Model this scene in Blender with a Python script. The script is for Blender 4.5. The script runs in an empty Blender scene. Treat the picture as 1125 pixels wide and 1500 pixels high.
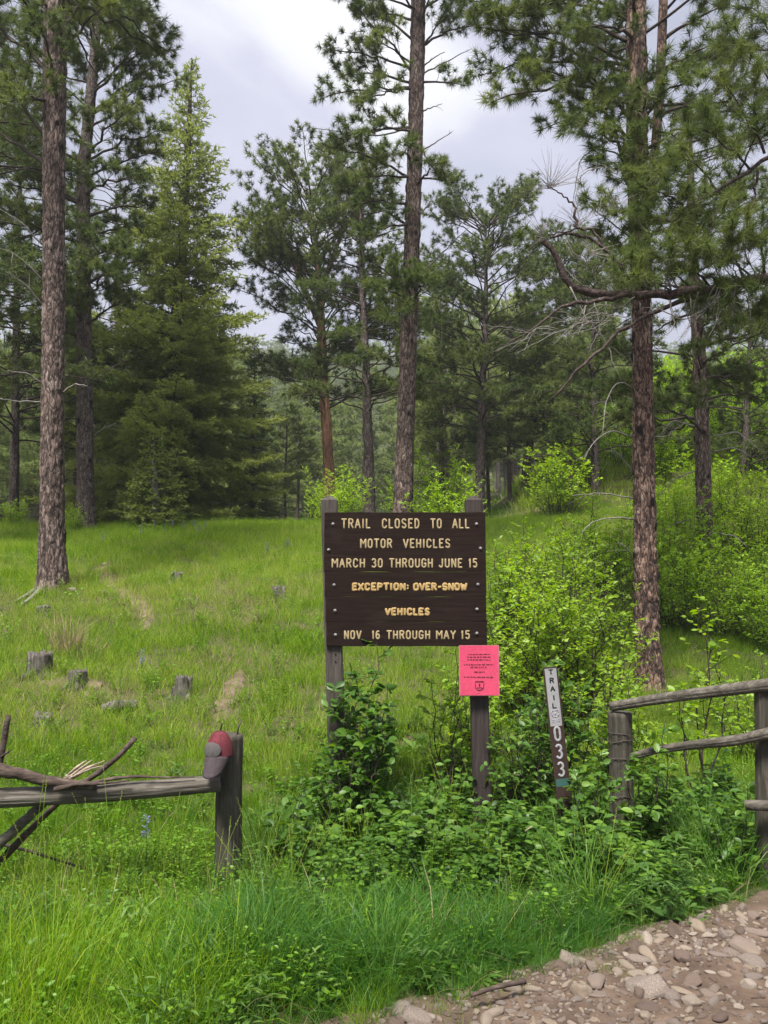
import bpy, math, random
import numpy as np
from mathutils import Vector, Matrix

R = math.radians
rng = np.random.default_rng(7)
random.seed(7)
scene = bpy.context.scene
COL = scene.collection

# ------------------------------------------------------------------ camera
FPX = 1133.0                 # focal length in pixels of the 1125x1500 photograph
PITCH = R(5.0)
EYE = np.array([0.0, 0.0, 1.6])
cam_d = bpy.data.cameras.new("camera")
cam = bpy.data.objects.new("camera", cam_d)
COL.objects.link(cam)
cam_d.sensor_fit = 'VERTICAL'
cam_d.sensor_height = 24.0
cam_d.lens = 24.0 * FPX / 1500.0
cam_d.clip_start = 0.05
cam_d.clip_end = 4000.0
cam.location = EYE
cam.rotation_euler = (R(90) + PITCH, 0, 0)
scene.camera = cam

# ------------------------------------------------------------------ light
SUN_EL, SUN_AZ = R(63), R(-158)       # azimuth from +Y, negative = to the left
world = bpy.data.worlds.new("World")
scene.world = world
world.use_nodes = True
wn, wl = world.node_tree.nodes, world.node_tree.links
wn.clear()
w_out = wn.new("ShaderNodeOutputWorld")
sky = wn.new("ShaderNodeTexSky")
sky.sky_type = 'NISHITA'
sky.sun_disc = False
sky.sun_elevation = SUN_EL
sky.sun_rotation = SUN_AZ
bg_sky = wn.new("ShaderNodeBackground"); bg_sky.inputs[1].default_value = 0.05
wl.new(sky.outputs[0], bg_sky.inputs[0])
tc = wn.new("ShaderNodeTexCoord")
mp = wn.new("ShaderNodeMapping"); mp.inputs['Location'].default_value = (1.66, 3.32, 9.1); mp.inputs['Scale'].default_value = (1, 1, 1.6)
wl.new(tc.outputs['Generated'], mp.inputs[0])
nz = wn.new("ShaderNodeTexNoise"); nz.inputs['Scale'].default_value = 2.1; nz.inputs['Detail'].default_value = 7; nz.inputs['Roughness'].default_value = 0.5; nz.inputs['Distortion'].default_value = 0.35
wl.new(mp.outputs[0], nz.inputs['Vector'])
# sunlight coming through the cloud deck around the bright gap
dotn = wn.new("ShaderNodeVectorMath"); dotn.operation = 'DOT_PRODUCT'
gd = Vector((-0.125, 0.80, 0.60)).normalized()
dotn.inputs[1].default_value = gd
wl.new(tc.outputs['Generated'], dotn.inputs[0])
mr = wn.new("ShaderNodeMapRange"); mr.inputs[1].default_value = 0.962; mr.inputs[2].default_value = 1.0; mr.inputs[3].default_value = 0.0; mr.inputs[4].default_value = 0.15
wl.new(dotn.outputs['Value'], mr.inputs[0])
addn = wn.new("ShaderNodeMath"); addn.operation = 'ADD'
wl.new(nz.outputs[0], addn.inputs[0]); wl.new(mr.outputs[0], addn.inputs[1])
cr = wn.new("ShaderNodeValToRGB")
e = cr.color_ramp.elements
e[0].position = 0.36; e[0].color = (0.37, 0.39, 0.52, 1)
e[1].position = 0.74; e[1].color = (1.15, 1.15, 1.18, 1)
for p_, c_ in ((0.47, (0.49, 0.505, 0.665, 1)), (0.58, (0.63, 0.635, 0.80, 1)), (0.64, (0.90, 0.90, 0.97, 1))):
    q = cr.color_ramp.elements.new(p_); q.color = c_
wl.new(addn.outputs[0], cr.inputs[0])
bg_cloud = wn.new("ShaderNodeBackground"); bg_cloud.inputs[1].default_value = 0.20
wl.new(cr.outputs[0], bg_cloud.inputs[0])
mixw = wn.new("ShaderNodeMixShader"); mixw.inputs[0].default_value = 0.93
wl.new(bg_sky.outputs[0], mixw.inputs[1]); wl.new(bg_cloud.outputs[0], mixw.inputs[2])
wl.new(mixw.outputs[0], w_out.inputs[0])

sun_d = bpy.data.lights.new("sun", 'SUN')
sun_d.energy = 2.2
sun_d.angle = R(14)
sun_d.color = (1.0, 0.96, 0.88)
sun = bpy.data.objects.new("sun", sun_d)
COL.objects.link(sun)
sdir = Vector((math.sin(SUN_AZ) * math.cos(SUN_EL), math.cos(SUN_AZ) * math.cos(SUN_EL), math.sin(SUN_EL)))
sun.rotation_euler = (-sdir).to_track_quat('-Z', 'Y').to_euler()
sun.location = sdir * 60

scene.view_settings.view_transform = 'Standard'
scene.view_settings.look = 'None'
scene.view_settings.gamma = 1.0
scene.view_settings.use_curve_mapping = False
scene.view_settings.exposure = 2.40

HAZE = 0.0009
scene.render.engine = 'CYCLES'
scene.cycles.max_bounces = 8
scene.cycles.diffuse_bounces = 6
scene.cycles.transmission_bounces = 4
scene.cycles.transparent_max_bounces = 6

# ------------------------------------------------------------------ helpers
CP, SP = math.cos(PITCH), math.sin(PITCH)

def P(px, py, d):
    """world point on the ray of photo pixel (px,py) at world depth y = d"""
    u, v = px - 562.5, 750.0 - py
    D = np.array([u, FPX * CP - v * SP, FPX * SP + v * CP])
    return EYE + D * (d / D[1])

def fade(t): return t * t * (3 - 2 * t)
def smooth(a, b, x): return fade(np.clip((x - a) / (b - a), 0, 1))

_perm = np.random.default_rng(99).random((64, 64, 64)).astype(np.float32)
def noise3(x, y, z):
    """vectorised value noise 0..1"""
    x, y, z = np.broadcast_arrays(np.asarray(x, float), np.asarray(y, float), np.asarray(z, float))
    xi, yi, zi = np.floor(x).astype(int), np.floor(y).astype(int), np.floor(z).astype(int)
    fx, fy, fz = fade(x - xi), fade(y - yi), fade(z - zi)
    def g(a, b, c): return _perm[(xi + a) & 63, (yi + b) & 63, (zi + c) & 63]
    def lx(b, c): return g(0, b, c) * (1 - fx) + g(1, b, c) * fx
    def ly(c): return lx(0, c) * (1 - fy) + lx(1, c) * fy
    return ly(0) * (1 - fz) + ly(1) * fz
def fbm(x, y, z, o=4):
    s, a, t = 0, 1.0, 0
    for k in range(o):
        s = s + a * noise3(x * 2**k + 7.3 * k, y * 2**k + 3.1 * k, z * 2**k); t += a; a *= .5
    return s / t

_py = np.linspace(-60, 900, 9601)
def _prof(pts):
    v = np.interp(_py, [p[0] for p in pts], [p[1] for p in pts])
    k = np.hanning(17); k /= k.sum()
    return np.convolve(np.pad(v, 8, 'edge'), k, 'valid')
PL = _prof([(-60, 0), (3.0, 0), (4.2, -.12), (5.2, -.25), (6.3, -.16), (8.5, .50), (12.2, 1.42), (16, 2.25), (20, 2.93), (23, 3.12), (28, 2.9), (60, 2.4), (110, 5), (150, 22), (230, 62), (330, 70), (520, 120), (900, 150)])
PR = _prof([(-60, 0), (3.4, 0), (4.4, -.10), (5.3, -.27), (10, -.30), (12.2, -.12), (14.5, .45), (18, 1.75), (25, 4.1), (40, 10.4), (60, 15.0), (110, 17), (150, 28), (230, 60), (330, 78), (520, 118), (900, 150)])
def terrain(x, y):
    x = np.asarray(x, float); y = np.asarray(y, float)
    s = smooth(0.0, 0.36, x / np.maximum(y, 1.0)) * smooth(3, 5, y)
    z = np.interp(y, _py, PL) * (1 - s) + np.interp(y, _py, PR) * s
    z = z + (fbm(x * .35, y * .35, 2.0, 3) - .5) * .22 * smooth(5, 9, y) * (1 + smooth(40, 120, y) * 20)
    z = z + (fbm(x * 1.3, y * 1.3, 5.0, 2) - .5) * .05
    return z
def gz(x, y): return float(terrain(x, y))
def ground(px, py):
    """ground point seen at a photo pixel"""
    y = np.concatenate([np.arange(1.5, 40, .02), np.arange(40, 400, .5)])
    u, v = px - 562.5, 750.0 - py
    D = np.array([u, FPX * CP - v * SP, FPX * SP + v * CP])
    x = D[0] * y / D[1]; z = EYE[2] + D[2] * y / D[1]
    h = terrain(x, y) - z
    k = np.argmax(h > 0)
    return np.array([x[k], y[k], terrain(x[k], y[k])])

class MB:
    """collects triangles/quads, builds ONE mesh object"""
    def __init__(s): s.v, s.f3, s.f4, s.t, s.n = [], [], [], [], 0
    def add(s, v, f, tint=None):
        v = np.asarray(v, float).reshape(-1, 3); f = np.asarray(f, int)
        (s.f3 if f.shape[1] == 3 else s.f4).append(f + s.n)
        s.v.append(v); s.n += len(v)
        s.t.append(np.full(len(v), .5) if tint is None else np.broadcast_to(np.asarray(tint, float), (len(v),)))
    def mesh(s, name, m, smoothed=True):
        me = bpy.data.meshes.new(name)
        if s.n:
            v = np.concatenate(s.v); t = np.concatenate(s.t)
            f3 = np.concatenate(s.f3) if s.f3 else np.zeros((0, 3), int)
            f4 = np.concatenate(s.f4) if s.f4 else np.zeros((0, 4), int)
            me.vertices.add(len(v)); me.vertices.foreach_set('co', v.astype(np.float32).ravel())
            me.loops.add(f3.size + f4.size)
            me.loops.foreach_set('vertex_index', np.concatenate([f3.ravel(), f4.ravel()]).astype(np.int32))
            me.polygons.add(len(f3) + len(f4))
            st = np.concatenate([np.arange(len(f3)) * 3, f3.size + np.arange(len(f4)) * 4])
            me.polygons.foreach_set('loop_start', st.astype(np.int32))
            me.polygons.foreach_set('use_smooth', np.full(len(st), smoothed))
            a = me.attributes.new('tint', 'FLOAT', 'POINT'); a.data.foreach_set('value', t.astype(np.float32))
            me.update(calc_edges=True)
        me.materials.append(m)
        return me
    def build(s, name, m, parent=None, smoothed=True, **kw):
        o = bpy.data.objects.new(name, s.mesh(name, m, smoothed)); COL.objects.link(o)
        if parent is not None: o.parent = parent
        return tag(o, **kw)

def tag(o, label=None, cat=None, group=None, kind=None):
    if label: o['label'] = label
    if cat: o['category'] = cat
    if group: o['group'] = group
    if kind: o['kind'] = kind
    return o
def thing(name, loc, label, cat, group=None, rz=0.0):
    o = bpy.data.objects.new(name, None); COL.objects.link(o)
    o.empty_display_size = .2
    o.location = loc; o.rotation_euler = (0, 0, rz)
    return tag(o, label, cat, group)
def inst(name, me, parent, M=None, **kw):
    o = bpy.data.objects.new(name, me); COL.objects.link(o)
    if parent is not None: o.parent = parent
    if M is not None: o.matrix_basis = M
    return tag(o, **kw)

def frames(p):
    p = np.asarray(p, float)
    T = np.gradient(p, axis=0); T /= np.linalg.norm(T, axis=1)[:, None] + 1e-9
    up = np.array([0, 0, 1.0]) if abs(T[0][2]) < .9 else np.array([0, 1.0, 0])
    n = np.cross(up, T[0]); n /= np.linalg.norm(n)
    N = [n]
    for i in range(1, len(p)):
        n = N[-1] - T[i] * N[-1].dot(T[i]); n /= np.linalg.norm(n) + 1e-9; N.append(n)
    N = np.array(N); return T, N, np.cross(T, N)
def tube(mb, p, r, k=6, cap=True, tint=None, bump=0.0, bs=6.0, rnd=False, crack=0.0):
    p = np.asarray(p, float); n = len(p)
    r = np.broadcast_to(np.asarray(r, float), (n,)).copy()
    T, N, B = frames(p)
    if rnd:   # rounded ends
        p = np.vstack([p[0] - T[0] * r[0] * .55, p[0] - T[0] * r[0] * .35, p, p[-1] + T[-1] * r[-1] * .35, p[-1] + T[-1] * r[-1] * .55])
        r = np.concatenate([[r[0] * .35, r[0] * .82], r, [r[-1] * .82, r[-1] * .35]])
        T, N, B = frames(p); n = len(p)
    a = np.arange(k) * 2 * math.pi / k
    rr = r[:, None] * np.ones(k)
    if bump:
        d = N[:, None] * np.cos(a)[None, :, None] + B[:, None] * np.sin(a)[None, :, None]
        q = p[:, None] + d * r[:, None, None]
        rr = rr * (1 + bump * (fbm(q[..., 0] * bs, q[..., 1] * bs, q[..., 2] * bs, 3) - .5) * 2)
    if crack:
        ll_ = np.concatenate([[0], np.cumsum(np.linalg.norm(np.diff(p, axis=0), axis=1))])[:, None]
        c1 = noise3(np.cos(a)[None] * 2.6 + 11 + 0 * ll_, np.sin(a)[None] * 2.6 + p[0][0] * 3 + 0 * ll_, ll_ * 1.1)
        rr = rr * (1 - crack * np.clip(1 - np.abs(c1 - .5) * 16, 0, 1)) * (1 + .02 * np.sin(a * 3 + 1)[None])
    v = p[:, None] + rr[..., None] * (N[:, None] * np.cos(a)[None, :, None] + B[:, None] * np.sin(a)[None, :, None])
    i, j = np.meshgrid(np.arange(n - 1), np.arange(k), indexing='ij')
    f = np.stack([i * k + j, i * k + (j + 1) % k, (i + 1) * k + (j + 1) % k, (i + 1) * k + j], -1).reshape(-1, 4)
    if tint is not None and np.ndim(tint): tint = np.repeat(tint, k)
    mb.add(v, f, tint)
    if cap:
        b = mb.n - n * k
        c = np.arange(1, k - 1)
        mb.f3.append(np.stack([np.full(k - 2, b), b + c + 1, b + c], -1))
        b2 = b + (n - 1) * k
        mb.f3.append(np.stack([np.full(k - 2, b2), b2 + c, b2 + c + 1], -1))
def box(mb, c, s, M=None, tint=None):
    x, y, z = np.array(s) / 2
    v = np.array([[-x, -y, -z], [x, -y, -z], [x, y, -z], [-x, y, -z], [-x, -y, z], [x, -y, z], [x, y, z], [-x, y, z]])
    if M is not None: v = v @ np.array(M).T
    mb.add(v + np.array(c), [[0, 3, 2, 1], [4, 5, 6, 7], [0, 1, 5, 4], [1, 2, 6, 5], [2, 3, 7, 6], [3, 0, 4, 7]], tint)
def bevel(o, w=.004, seg=2):
    m = o.modifiers.new('bevel', 'BEVEL'); m.width = w; m.segments = seg; m.limit_method = 'ANGLE'
def curve(pts, n=12, sm=None):
    """smooth path through control points"""
    pts = np.asarray(pts, float)
    t = np.concatenate([[0], np.cumsum(np.linalg.norm(np.diff(pts, axis=0), axis=1))]); t /= t[-1]
    s = np.linspace(0, 1, n)
    out = np.stack([np.interp(s, t, pts[:, k]) for k in range(3)], 1)
    if n > 6:
        for _ in range(max(1, n // 8) if sm is None else sm): out[1:-1] = (out[:-2] + 2 * out[1:-1] + out[2:]) / 4
    return out

# ------------------------------------------------------------------ materials
def newmat(name):
    m = bpy.data.materials.new(name); m.use_nodes = True
    m.node_tree.nodes.clear()
    return m, m.node_tree.nodes, m.node_tree.links
def ramp(n, l, src, stops):
    c = n.new("ShaderNodeValToRGB")
    while len(c.color_ramp.elements) > 1: c.color_ramp.elements.remove(c.color_ramp.elements[0])
    c.color_ramp.elements[0].position = stops[0][0]; c.color_ramp.elements[0].color = (*stops[0][1], 1)
    for p_, c_ in stops[1:]:
        q = c.color_ramp.elements.new(p_); q.color = (*c_, 1)
    l.new(src, c.inputs[0]); return c.outputs[0]
def leafmat(name, stops, trans=.4, rough=.5, spec=.35, tcol=1.25, inst_attr=None, wr=.5, wi=.3):
    """foliage: colour from per-clump tint + object random (+ instancer attribute), partly translucent"""
    m, n, l = newmat(name)
    at = n.new("ShaderNodeAttribute"); at.attribute_name = 'tint'
    oi = n.new("ShaderNodeObjectInfo")
    a = n.new("ShaderNodeMath"); a.operation = 'MULTIPLY'; a.inputs[1].default_value = wr; l.new(at.outputs['Fac'], a.inputs[0])
    b = n.new("ShaderNodeMath"); b.operation = 'MULTIPLY_ADD'; b.inputs[1].default_value = wi; l.new(oi.outputs['Random'], b.inputs[0]); l.new(a.outputs[0], b.inputs[2])
    src = b.outputs[0]
    if inst_attr:
        ia = n.new("ShaderNodeAttribute"); ia.attribute_type = 'INSTANCER'; ia.attribute_name = inst_attr
        c = n.new("ShaderNodeMath"); c.operation = 'ADD'; l.new(ia.outputs['Fac'], c.inputs[0]); l.new(src, c.inputs[1]); src = c.outputs[0]
    col = ramp(n, l, src, stops)
    p = n.new("ShaderNodeBsdfPrincipled"); p.inputs['Roughness'].default_value = rough
    p.inputs['Specular IOR Level'].default_value = spec
    l.new(col, p.inputs['Base Color'])
    t = n.new("ShaderNodeBsdfTranslucent")
    hs = n.new("ShaderNodeHueSaturation"); hs.inputs['Value'].default_value = tcol; hs.inputs['Saturation'].default_value = 1.1; hs.inputs['Hue'].default_value = .49
    l.new(col, hs.inputs['Color']); l.new(hs.outputs[0], t.inputs[0])
    mx = n.new("ShaderNodeMixShader"); mx.inputs[0].default_value = trans
    l.new(p.outputs[0], mx.inputs[1]); l.new(t.outputs[0], mx.inputs[2])
    o = n.new("ShaderNodeOutputMaterial"); l.new(mx.outputs[0], o.inputs[0])
    return m
def surf(name, stops, scale=(8, 8, 8), rough=.85, bumpd=.01, bscale=30, detail=8, tintw=0.0, coord='Object', dist=0.0, spec=.3, spots=None):
    """solid material: noise colour ramp, fine bump, optional tint-attribute darkening of true relief colour"""
    m, n, l = newmat(name)
    tc = n.new("ShaderNodeTexCoord"); mp = n.new("ShaderNodeMapping"); mp.inputs['Scale'].default_value = scale
    l.new(tc.outputs[coord], mp.inputs[0])
    nz = n.new("ShaderNodeTexNoise"); nz.inputs['Scale'].default_value = 1; nz.inputs['Detail'].default_value = detail; nz.inputs['Distortion'].default_value = dist; nz.inputs['Roughness'].default_value = .62
    l.new(mp.outputs[0], nz.inputs['Vector'])
    src = nz.outputs[0]
    if tintw:
        at = n.new("ShaderNodeAttribute"); at.attribute_name = 'tint'
        a = n.new("ShaderNodeMath"); a.operation = 'MULTIPLY'; a.inputs[1].default_value = tintw; l.new(at.outputs['Fac'], a.inputs[0])
        b = n.new("ShaderNodeMath"); b.operation = 'MULTIPLY_ADD'; b.inputs[1].default_value = 1 - tintw; l.new(src, b.inputs[0]); l.new(a.outputs[0], b.inputs[2]); src = b.outputs[0]
    col = ramp(n, l, src, stops)
    if spots:
        n3 = n.new("ShaderNodeTexNoise"); n3.inputs['Scale'].default_value = spots[0]; n3.inputs['Detail'].default_value = 5; l.new(tc.outputs[coord], n3.inputs['Vector'])
        f = ramp(n, l, n3.outputs[0], [(spots[1], (0, 0, 0)), (spots[1] + .07, (spots[3],) * 3)])
        mc = n.new("ShaderNodeMix"); mc.data_type = 'RGBA'
        l.new(f, mc.inputs[0]); l.new(col, mc.inputs[6]); mc.inputs[7].default_value = (*spots[2], 1); col = mc.outputs[2]
    p = n.new("ShaderNodeBsdfPrincipled"); p.inputs['Roughness'].default_value = rough; p.inputs['Specular IOR Level'].default_value = spec
    l.new(col, p.inputs['Base Color'])
    if bumpd:
        n2 = n.new("ShaderNodeTexNoise"); n2.inputs['Scale'].default_value = bscale; n2.inputs['Detail'].default_value = 6
        mp2 = n.new("ShaderNodeMapping"); mp2.inputs['Scale'].default_value = tuple(s / max(scale) for s in scale)
        l.new(tc.outputs[coord], mp2.inputs[0]); l.new(mp2.outputs[0], n2.inputs['Vector'])
        bp = n.new("ShaderNodeBump"); bp.inputs['Distance'].default_value = bumpd; bp.inputs['Strength'].default_value = 1
        l.new(n2.outputs[0], bp.inputs['Height']); l.new(bp.outputs[0], p.inputs['Normal'])
    o = n.new("ShaderNodeOutputMaterial"); l.new(p.outputs[0], o.inputs[0])
    return m
def plain(name, col, rough=.6, metal=0, spec=.4):
    return surf(name, [(0.3, tuple(c * .85 for c in col)), (0.7, tuple(min(1, c * 1.1) for c in col))], (40, 40, 40), rough, .0008, 200, 4, spec=spec)

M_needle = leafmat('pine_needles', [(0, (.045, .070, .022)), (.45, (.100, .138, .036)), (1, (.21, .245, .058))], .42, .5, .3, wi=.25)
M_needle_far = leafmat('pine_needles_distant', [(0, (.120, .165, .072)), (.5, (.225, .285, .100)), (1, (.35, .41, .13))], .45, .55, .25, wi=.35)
M_fir = leafmat('fir_needles', [(0, (.12, .155, .055)), (.3, (.215, .265, .072)), (.75, (.36, .41, .095)), (1, (.48, .51, .11))], .5, .5, .3)
M_fir_young = leafmat('young_fir_needles', [(0, (.10, .14, .03)), (.5, (.19, .245, .05)), (1, (.33, .38, .07))], .5, .5, .3)
M_grass = leafmat('meadow_grass', [(0, (.050, .140, .012)), (.35, (.105, .240, .014)), (.65, (.200, .335, .016)), (.85, (.275, .395, .028)), (1.0, (.34, .42, .09))], .50, .55, .15, 1.35, 'hue', .85, .12)
M_grass_deep = leafmat('lush_grass', [(0, (.026, .090, .014)), (.5, (.055, .155, .018)), (1, (.140, .245, .040))], .42, .45, .28, 1.3, 'hue', .5, .3)
M_straw = leafmat('dry_grass', [(0, (.20, .15, .09)), (.5, (.34, .26, .16)), (1, (.48, .38, .24))], .3, .7, .2, 1.1)
M_leaf = leafmat('shrub_leaves', [(0, (.034, .085, .014)), (.5, (.070, .155, .020)), (1, (.17, .29, .035))], .40, .45, .4, 1.35, None, .6, .4)
M_leaf_b = leafmat('bright_shrub_leaves', [(0, (.105, .205, .020)), (.5, (.195, .330, .028)), (1, (.33, .46, .06))], .52, .45, .4, 1.35, None, .6, .35)
M_leaf_far = leafmat('distant_bush_leaves', [(0, (.14, .27, .022)), (.5, (.25, .42, .030)), (1, (.39, .54, .055))], .45, .5, .3, 1.3, None, .5, .5)
M_forb = leafmat('forb_leaves', [(0, (.065, .15, .012)), (.5, (.12, .25, .016)), (1, (.21, .35, .03))], .45, .45, .4, 1.3, 'hue', .5, .3)
M_lupine = leafmat('lupine_petals', [(0, (.16, .16, .34)), (1, (.34, .32, .52))], .3, .6, .2)
M_cluster = leafmat('pale_blossom', [(0, (.32, .36, .16)), (1, (.5, .52, .30))], .3, .6, .2)
BK = [(.26, (.012, .009, .008)), (.40, (.055, .038, .033)), (.52, (.145, .093, .078)), (.64, (.25, .155, .125)), (.82, (.38, .26, .215))]
def barkmat(name, stops, sc=22, crack=(.010, .008, .007), amt=.85):
    m, n, l = newmat(name)
    tc = n.new("ShaderNodeTexCoord"); mp = n.new("ShaderNodeMapping"); mp.inputs['Scale'].default_value = (sc, sc, sc * .30); l.new(tc.outputs['Object'], mp.inputs[0])
    nw_ = n.new("ShaderNodeTexNoise"); nw_.inputs['Scale'].default_value = .9; nw_.inputs['Detail'].default_value = 4; l.new(mp.outputs[0], nw_.inputs['Vector'])
    mxv = n.new("ShaderNodeVectorMath"); mxv.operation = 'MULTIPLY_ADD'; l.new(nw_.outputs['Color'], mxv.inputs[0]); mxv.inputs[1].default_value = (2.2, 2.2, 2.2); l.new(mp.outputs[0], mxv.inputs[2])
    vo = n.new("ShaderNodeTexVoronoi"); vo.feature = 'DISTANCE_TO_EDGE'; vo.inputs['Scale'].default_value = 1.0; l.new(mxv.outputs[0], vo.inputs['Vector'])
    vc = n.new("ShaderNodeTexVoronoi"); vc.inputs['Scale'].default_value = 1.0; l.new(mxv.outputs[0], vc.inputs['Vector'])
    nz = n.new("ShaderNodeTexNoise"); nz.inputs['Scale'].default_value = 2.6; nz.inputs['Detail'].default_value = 9; nz.inputs['Roughness'].default_value = .65; l.new(mp.outputs[0], nz.inputs['Vector'])
    nl_ = n.new("ShaderNodeTexNoise"); nl_.inputs['Scale'].default_value = 1.1; nl_.inputs['Detail'].default_value = 3; l.new(tc.outputs['Object'], nl_.inputs['Vector'])
    sx = n.new("ShaderNodeSeparateColor"); l.new(vc.outputs['Color'], sx.inputs[0])
    a = n.new("ShaderNodeMath"); a.operation = 'MULTIPLY_ADD'; a.inputs[1].default_value = .28; l.new(sx.outputs[0], a.inputs[0]); l.new(nz.outputs[0], a.inputs[2])
    b = n.new("ShaderNodeMath"); b.operation = 'MULTIPLY_ADD'; b.inputs[1].default_value = .6; l.new(nl_.outputs[0], b.inputs[0]); l.new(a.outputs[0], b.inputs[2])
    at = n.new("ShaderNodeAttribute"); at.attribute_name = 'tint'
    b2 = n.new("ShaderNodeMath"); b2.operation = 'MULTIPLY_ADD'; b2.inputs[1].default_value = .45; l.new(at.outputs['Fac'], b2.inputs[0]); l.new(b.outputs[0], b2.inputs[2])
    off = n.new("ShaderNodeMath"); off.operation = 'SUBTRACT'; off.inputs[1].default_value = .74; l.new(b2.outputs[0], off.inputs[0])
    col = ramp(n, l, off.outputs[0], stops)
    ek = ramp(n, l, vo.outputs['Distance'], [(.02, (amt,) * 3), (.14, (0, 0, 0))])
    mc = n.new("ShaderNodeMix"); mc.data_type = 'RGBA'; l.new(ek, mc.inputs[0]); l.new(col, mc.inputs[6]); mc.inputs[7].default_value = (*crack, 1)
    kn = ramp(n, l, at.outputs['Fac'], [(.12, (1, 1, 1)), (.25, (0, 0, 0))])
    mk_ = n.new("ShaderNodeMix"); mk_.data_type = 'RGBA'; l.new(kn, mk_.inputs[0]); l.new(mc.outputs[2], mk_.inputs[6]); mk_.inputs[7].default_value = (.012, .009, .008, 1)
    p = n.new("ShaderNodeBsdfPrincipled"); p.inputs['Roughness'].default_value = .95; p.inputs['Specular IOR Level'].default_value = .2; l.new(mk_.outputs[2], p.inputs['Base Color'])
    hs = n.new("ShaderNodeMath"); hs.operation = 'MULTIPLY_ADD'; hs.inputs[1].default_value = .5; l.new(nz.outputs[0], hs.inputs[0]); mn = n.new("ShaderNodeMath"); mn.operation = 'MINIMUM'; mn.inputs[1].default_value = .3; l.new(vo.outputs['Distance'], mn.inputs[0]); l.new(mn.outputs[0], hs.inputs[2])
    bp = n.new("ShaderNodeBump"); bp.inputs['Distance'].default_value = .03; bp.inputs['Strength'].default_value = .9; l.new(hs.outputs[0], bp.inputs['Height']); l.new(bp.outputs[0], p.inputs['Normal'])
    o = n.new("ShaderNodeOutputMaterial"); l.new(p.outputs[0], o.inputs[0]); return m
M_bark = barkmat('ponderosa_bark', [(.12, (.025, .020, .018)), (.34, (.078, .057, .050)), (.52, (.158, .112, .096)), (.70, (.235, .182, .160)), (.88, (.33, .285, .262))], 17, amt=.8)
M_bark_scar = barkmat('scarred_orange_bark', [(.14, (.016, .013, .012)), (.36, (.068, .046, .039)), (.52, (.165, .102, .080)), (.68, (.26, .172, .135)), (.88, (.35, .285, .25))], 16, amt=.85)
M_bark_grey = barkmat('grey_pine_bark', [(.10, (.035, .027, .025)), (.32, (.080, .062, .056)), (.52, (.135, .105, .095)), (.72, (.20, .165, .15)), (.9, (.26, .23, .21))])
M_bark_red = surf('stripped_red_bark', [(.2, (.03, .018, .014)), (.42, (.10, .055, .038)), (.6, (.26, .13, .075)), (.8, (.36, .22, .14))], (14, 14, 2), .9, .01, 30, 8, .35)
M_limb = surf('limb_bark', [(.3, (.020, .015, .013)), (.7, (.075, .055, .045))], (30, 30, 30), .95, .006, 60)
M_limb_pink = surf('gnarled_limb_bark', [(.3, (.014, .010, .009)), (.5, (.050, .034, .031)), (.7, (.12, .088, .080))], (26, 26, 26), .95, .012, 60)
M_dead = surf('dead_grey_wood', [(.3, (.10, .09, .08)), (.7, (.27, .25, .23))], (25, 25, 25), .9, .004, 60)
M_postw = surf('weathered_post_wood', [(.28, (.022, .019, .014)), (.5, (.055, .049, .037)), (.72, (.11, .098, .080))], (40, 40, 3.5), .9, .004, 120, spots=(9, .60, (.035, .034, .026), .6))
M_railw = surf('weathered_rail_wood', [(.28, (.04, .034, .028)), (.5, (.090, .078, .064)), (.72, (.17, .155, .13))], (3.5, 40, 40), .9, .004, 120, spots=(7, .58, (.05, .045, .035), .6))
M_paleraw = surf('splintered_pale_wood', [(.3, (.22, .16, .11)), (.7, (.48, .40, .31))], (6, 40, 40), .85, .004, 80)
M_deadbr = surf('dark_dead_branch', [(.3, (.020, .014, .011)), (.5, (.06, .042, .034)), (.7, (.14, .105, .085))], (10, 26, 26), .95, .006, 60)
M_signpost = surf('dark_stained_post', [(.3, (.018, .013, .012)), (.6, (.045, .034, .032)), (.8, (.085, .07, .066))], (45, 45, 3), .75, .004, 130)
M_signpost_w = surf('greyed_stained_post', [(.25, (.022, .017, .015)), (.5, (.058, .048, .042)), (.78, (.12, .105, .094))], (45, 45, 3), .85, .005, 130)
M_board = surf('brown_painted_board', [(.3, (.0085, .0046, .0036)), (.5, (.0140, .0078, .0061)), (.7, (.0215, .0128, .0102))], (4, 60, 60), .85, .0015, 160, spots=(5, .60, (.022, .015, .013), .5), spec=.12)
M_letter = surf('cream_routed_paint', [(.3, (.25, .185, .090)), (.7, (.40, .32, .19))], (40, 40, 40), .7, .002, 160)
M_letter_y = surf('yellow_routed_paint', [(.3, (.27, .165, .055)), (.7, (.45, .32, .14))], (40, 40, 40), .7, .002, 160)
M_metal = surf('galvanised_bolt', [(.3, (.09, .085, .085)), (.7, (.24, .23, .235))], (60, 60, 60), .55, .0008, 200, spec=.5)
M_wire = plain('rusty_wire', (.06, .045, .04))
M_pink = plain('pink_paper', (.56, .058, .125), .5)
M_sleeve = plain('clear_sleeve_edge', (.42, .16, .20), .3)
M_ink = plain('printed_ink', (.12, .015, .03), .6)
M_black = plain('black_ink', (.012, .012, .014), .5)
M_white = plain('white_sticker', (.27, .27, .275), .45)
M_marker = plain('brown_fibreglass', (.032, .016, .013), .6)
M_green = plain('green_sticker', (.03, .085, .075), .6)
M_shield = plain('shield_print', (.34, .30, .36), .5)
M_capred = surf('burgundy_cap_cloth', [(.3, (.085, .016, .022)), (.7, (.155, .032, .042))], (80, 80, 80), .95, .002, 300)
M_capgrey = surf('grey_cap_cloth', [(.3, (.060, .055, .054)), (.7, (.10, .092, .09))], (80, 80, 80), .95, .002, 300)
M_capbrim = surf('faded_brim_cloth', [(.3, (.038, .029, .033)), (.7, (.065, .050, .056))], (60, 60, 60), .95, .002, 300)
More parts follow.
